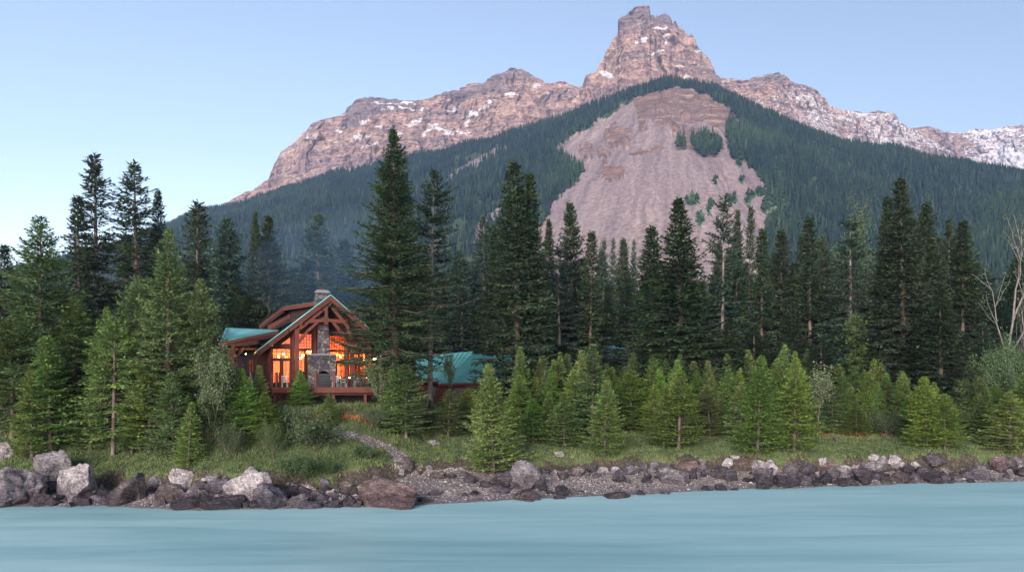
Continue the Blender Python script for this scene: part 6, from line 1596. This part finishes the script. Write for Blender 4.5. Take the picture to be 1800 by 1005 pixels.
m.add([p + v for v in (Vector((0, 0, 0)), ex) for p in P], [(0, 1, 2, 3), (7, 6, 5, 4), (0, 4, 5, 1), (1, 5, 6, 2), (2, 6, 7, 3), (3, 7, 4, 0)])
P = [pt(650, 370, 71.8), pt(850, 330, 69.8), pt(850, 215, 69.8), pt(650, 258, 71.8)]
m.add([p + v for v in (Vector((0, 0, 0)), ex) for p in P], [(0, 1, 2, 3), (7, 6, 5, 4), (0, 4, 5, 1), (1, 5, 6, 2), (2, 6, 7, 3), (3, 7, 4, 0)]); L(m, 'dormer_wall', M_DARKW)
m = MB()
for k in range(8):
    f = (k + .5) / 8; a = pt(492, 408, 77).lerp(pt(650, 318, 71.8), f); b = pt(492, 372, 77).lerp(pt(650, 285, 71.8), f); m.beam(a + Vector((-.05, -.10, 0)), b + Vector((-.05, -.10, 0)), .26, .06)
L(m, 'dormer_board', M_LOG)

# -- lamps, furniture
def lamp(zx, zy, w, power, label, r=.085, cord=True, col=(1, .31, .045), emit=M_BULB, nm='pendant_lamp'):
    u, z = ZU(zx, zy, w); p = LW(u, w, z); e = empty(nm, p, 0, label=label, cat='lamp')
    m = MB(); m.sphere((0, 0, 0), r, 10, 7); m.build('lamp_globe', emit, e, True)
    if cord:
        m = MB(); m.tube([(0, 0, r * .8), (0, 0, .55)], .012, 5); m.tube([(0, 0, r * .7), (0, 0, r * 1.5)], [r * .7, r * .3], 8); m.build('lamp_stem', M_BLACK, e)
    if power:
        l = bpy.data.lights.new('lamp_light', 'POINT'); l.energy = power; l.color = col; l.shadow_soft_size = r * 1.3
        lo_ = bpy.data.objects.new('lamp_light', l); COL.objects.link(lo_); lo_.parent = e; lo_.location = (0, -r * 1.6, -r * .6)
    return e
LP = 230
lamp(561, 588, 2.0, LP, 'round glowing lamp behind the left door glass, lower of two')
lamp(596, 571, 2.4, LP, 'round glowing lamp behind the left transom glass, higher of two')
lamp(719, 598, 2.6, LP, 'lowest lamp of the cluster behind the tall left window')
lamp(731, 580, 3.0, 0, 'lamp left in the middle of the tall window cluster', .09); lamp(744, 580, 3.2, 0, 'lamp right in the middle of the tall window cluster', .09)
lamp(748, 551, 3.6, LP, 'upper left lamp of the row behind the tall left window', .08); lamp(768, 551, 3.6, 0, 'middle lamp of the upper row behind the tall left window', .07); lamp(790, 549, 3.4, LP, 'upper right lamp of the row behind the tall left window', .11)
lamp(1000, 590, 3.2, LP * 1.6, 'lamp glowing behind the right window band', .08); lamp(1150, 600, 2.6, LP, 'lamp hanging behind the far right windows', .08)
lamp(1240, 608, -0.3, 60, 'outdoor lamp under the right eave of the lodge', .12, False, nm='wall_lamp')
lamp(722, 366, -0.6, 5, 'little soffit lamp at the left gable purlin', .06, False, nm='soffit_lamp')
lamp(1062, 736, -2.5, 8, 'candle lantern glowing on the deck table', .06, False, nm='lantern')
lamp(1186, 738, -2.2, 5, 'small candle lantern at the right deck corner', .05, False, nm='lantern')
lp = pt(330, 570, 71.5); l = lamp(420, 610, -0.4, 0, 'tiny porch lamp by the left log wall', .05, False, nm='porch_lamp'); l.location = lp
ll_ = bpy.data.lights.new('lamp_light', 'POINT'); ll_.energy = 14; ll_.color = (1, .42, .12); ll_.shadow_soft_size = .15; lo_ = bpy.data.objects.new('lamp_light', ll_); COL.objects.link(lo_); lo_.parent = l; lo_.location = (0.2, -.3, 0.1)
def chair(u, w, rz, label, mat, group=None):
    p = LW(u, w, DECKZ); e = empty('deck_chair', p, rz, label=label, cat='chair', group=group)
    m = MB(); m.box(-.22, .22, -.22, .22, .42, .46); m.build('seat', mat, e)
    for sx in (-.2, .2):
        for sy in (-.2, .2): m = MB(); m.beam((sx, sy, 0), (sx, sy, .42 if sy < 0 else .95), .045, .045, up=(0, 1, 0)); m.build('leg', mat, e)
    m = MB()
    for zz in (.55, .68, .81, .92): m.box(-.178, .178, .185, .215, zz - .03, zz + .03)
    m.build('backrest', mat, e)
    m = MB()
    for sx in (-.21, .21): m.box(sx - .02, sx + .02, -.22, .175, .64, .67)
    m.build('armrest', mat, e)
def UX(zx, w): return ZU(zx, 760, w)[0]
chair(UX(606, -2.2), -2.2, T_ + 2.9, 'white slatted wooden chair left of the small spruce', M_WHITEW)
chair(UX(1022, -2.4), -2.4, T_ + 1.2, 'grey metal chair with its side to the deck table', M_STEEL); chair(UX(965, -2.6), -2.6, T_ - .5, 'grey metal chair nearest the fireplace', M_STEEL)
chair(UX(1112, -2.3), -2.3, T_ + 3.0, 'grey metal chair right of the gable post', M_STEEL); chair(UX(1150, -2.8), -2.8, T_ - 1.2, 'grey metal chair at the right end of the deck', M_STEEL)
def table(u, w, label, sx=.55, mat=M_BLACK):
    e = empty('deck_table', LW(u, w, DECKZ), T_, label=label, cat='table'); m = MB(); m.box(-sx, sx, -.4, .4, .71, .75); m.build('table_top', mat, e)
    for x in (-sx + .06, sx - .06):
        for y in (-.34, .34): m = MB(); m.beam((x, y, 0), (x, y, .71), .05, .05, up=(0, 1, 0)); m.build('leg', mat, e)
table(UX(655, -1.6), -1.6, 'dark table beside the white chair'); table(UX(1065, -2.5), -2.5, 'metal table with a candle lantern among the grey chairs', .5, M_STEEL)
e = empty('plank', (0, 0, 0)); bpy.data.objects.remove(e)
m = MB(); a, b = pt(362, 702, 69.0), pt(382, 815, 68.6); m.beam(a, b, .12, .05); o = m.build('leaning_plank', M_PALEW); tag(o, 'pale weathered plank leaning on the porch railing', 'plank')
e = empty('flower_pot', LW(UX(1205, -3.4), -3.4, DECKZ), 0, label='dark planter with red flowers at the right end of the deck', cat='planter')
m = MB(); m.tube([(0, 0, 0), (0, 0, .55)], [.22, .30], 12); m.build('pot', M_BLACK, e)
r_ = np.random.default_rng(8); P = r_.normal(0, .2, (160, 3)) * [1, 1, .6] + [0, 0, .72]; D = r_.normal(0, 1, (160, 3)); D /= np.linalg.norm(D, axis=1, keepdims=True); V, Tt = tri_blades(P, D, np.full(160, .1), np.full(160, .035), r_, .8)
link('leaves', npmesh('leaves', V, [Tt], {'tint': np.full(len(V), .5)}), ML_SHRUB, e); V, Tt = tri_blades(P[:50] + [0, 0, .08], D[:50], np.full(50, .07), np.full(50, .03), r_, .8); link('blossom', npmesh('blossom', V, [Tt]), bpy.data.materials['red_petals'], e)

# ================================================================ THE GREEN-ROOFED CABINS
def roofed(name, label, planes, walls, cat='cabin'):
    p0 = Vector(planes[0][0][0]); e = empty(name, (p0.x, p0.y, float(ground_h(p0.x, p0.y))), 0, label=label, cat=cat)
    inv = Matrix.Translation(-e.location)
    for P, ns in planes:
        P = [Vector(q) for q in P]; m = MB(); sheet(m, P, .08)
        for k in range(1, ns): f = k / ns; m.beam(P[0].lerp(P[1], f) + Vector((0, -.02, .04)), P[3].lerp(P[2], f) + Vector((0, -.02, .04)), .05, .05)
        o = m.build('roof', M_TEAL); o.parent = e; o.matrix_parent_inverse = inv
        m = MB(); m.beam(P[0] + Vector((0, -.03, -.18)), P[1] + Vector((0, -.03, -.18)), .06, .2); o = m.build('eave_board', M_TRIM); o.parent = e; o.matrix_parent_inverse = inv
    for x0, x1, y0, y1, z0, z1 in walls:
        m = MB(); m.box(x0, x1, y0, y1, z0, z1)
        z = z0 + .15
        while z < z1 - .1: m.box(x0 - .04, x1 + .04, y0 - .06, y0 - .004, z - .1, z + .1); z += .25
        o = m.build('wall', M_LOG); o.parent = e; o.matrix_parent_inverse = inv
        m = MB()
        k = x0 + 1.2
        while k < x1 - 1: m.box(k, k + .8, y0 - .09, y0 - .062, z0 + 1.0, z0 + 2.0); k += 2.4
        if m.v: o = m.build('window', M_BLACK); o.parent = e; o.matrix_parent_inverse = inv
    return e
def q2(px, py, Y): return W(px, py, Y)
def pfix(P): return P
yb = 84
pl = [([q2(770, 673, yb), q2(884, 670, yb + 1), q2(905, 618, yb + 7), q2(828, 622, yb + 6)], 18),
      ([q2(728, 668, yb + 4), q2(790, 668, yb + 3), q2(832, 617, yb + 9), q2(732, 626, yb + 9)], 12)]
x0 = q2(774, 0, yb)[0]; x1 = q2(884, 0, yb)[0]
roofed('log_cabin', 'red log cabin with a teal metal roof right of the leaning tree', [(p, n) for p, n in pl], [(x0 + .3, x1 - .1, yb + .8, yb + 6, 5, q2(0, 672, yb)[2] - .1), (q2(735, 0, yb + 5)[0], x0, yb + 4.4, yb + 8.5, 5, q2(0, 668, yb + 4)[2] - .1)])
yb = 98
roofed('log_cabin', 'far cabin with a small teal roof showing between spruces right of centre', [([q2(1050, 636, yb), q2(1112, 636, yb), q2(1108, 607, yb + 5), q2(1060, 607, yb + 5)], 8)], [(q2(1056, 0, yb)[0], q2(1106, 0, yb)[0], yb + .8, yb + 4.5, 5, q2(0, 637, yb)[2] - .1)])
yb = 86
roofed('log_cabin', 'low red cabin in deep shade right of the tall full spruce', [([q2(905, 668, yb), q2(990, 670, yb), q2(985, 640, yb + 5), q2(912, 640, yb + 5)], 10)], [(q2(912, 0, yb)[0], q2(985, 0, yb)[0], yb + .8, yb + 4.5, 4.6, q2(0, 669, yb)[2] - .1)])
yb = 90
roofed('log_cabin', 'cabin with only scraps of teal roof showing over the second row of spruces', [([q2(1215, 674, yb), q2(1300, 674, yb), q2(1296, 652, yb + 5), q2(1222, 652, yb + 5)], 10)], [(q2(1222, 0, yb)[0], q2(1294, 0, yb)[0], yb + .8, yb + 4.5, 4.6, q2(0, 675, yb)[2] - .1)])

# ================================================================ SMOKE DRIFTING BEHIND THE CHIMNEY
def smoke():
    m = MB()
    mt = bpy.data.materials.new('wood_smoke'); mt.use_nodes = True; nt = mt.node_tree; nt.nodes.clear()
    o = nt.nodes.new('ShaderNodeOutputMaterial'); p = nt.nodes.new('ShaderNodeVolumePrincipled')
    p.inputs['Color'].default_value = (0.30, 0.56, 1.0, 1); p.inputs['Density'].default_value = 0.007
    nt.links.new(p.outputs[0], o.inputs['Volume'])
    bm = bmesh.new()
    bmesh.ops.create_icosphere(bm, subdivisions=4, radius=1.0)
    for v in bm.verts:
        q = v.co; n = 1 + 0.5 * float(gnoise(q.x * 1.3 + 3, q.y * 1.3, q.z * 1.3)); v.co = Vector((q.x * 11 * n, q.y * 6 * n, q.z * 7 * n))
    me = bpy.data.meshes.new('smoke'); bm.to_mesh(me); bm.free(); me.polygons.foreach_set('use_smooth', np.ones(len(me.polygons), bool))
    ob = link('smoke', me, mt); ob.location = W(592, 468, 100); ob.rotation_euler = (0, radians(-14), 0)
    tag(ob, 'blue wood smoke drifting between the firs behind the chimney', 'smoke', kind='stuff')
smoke()
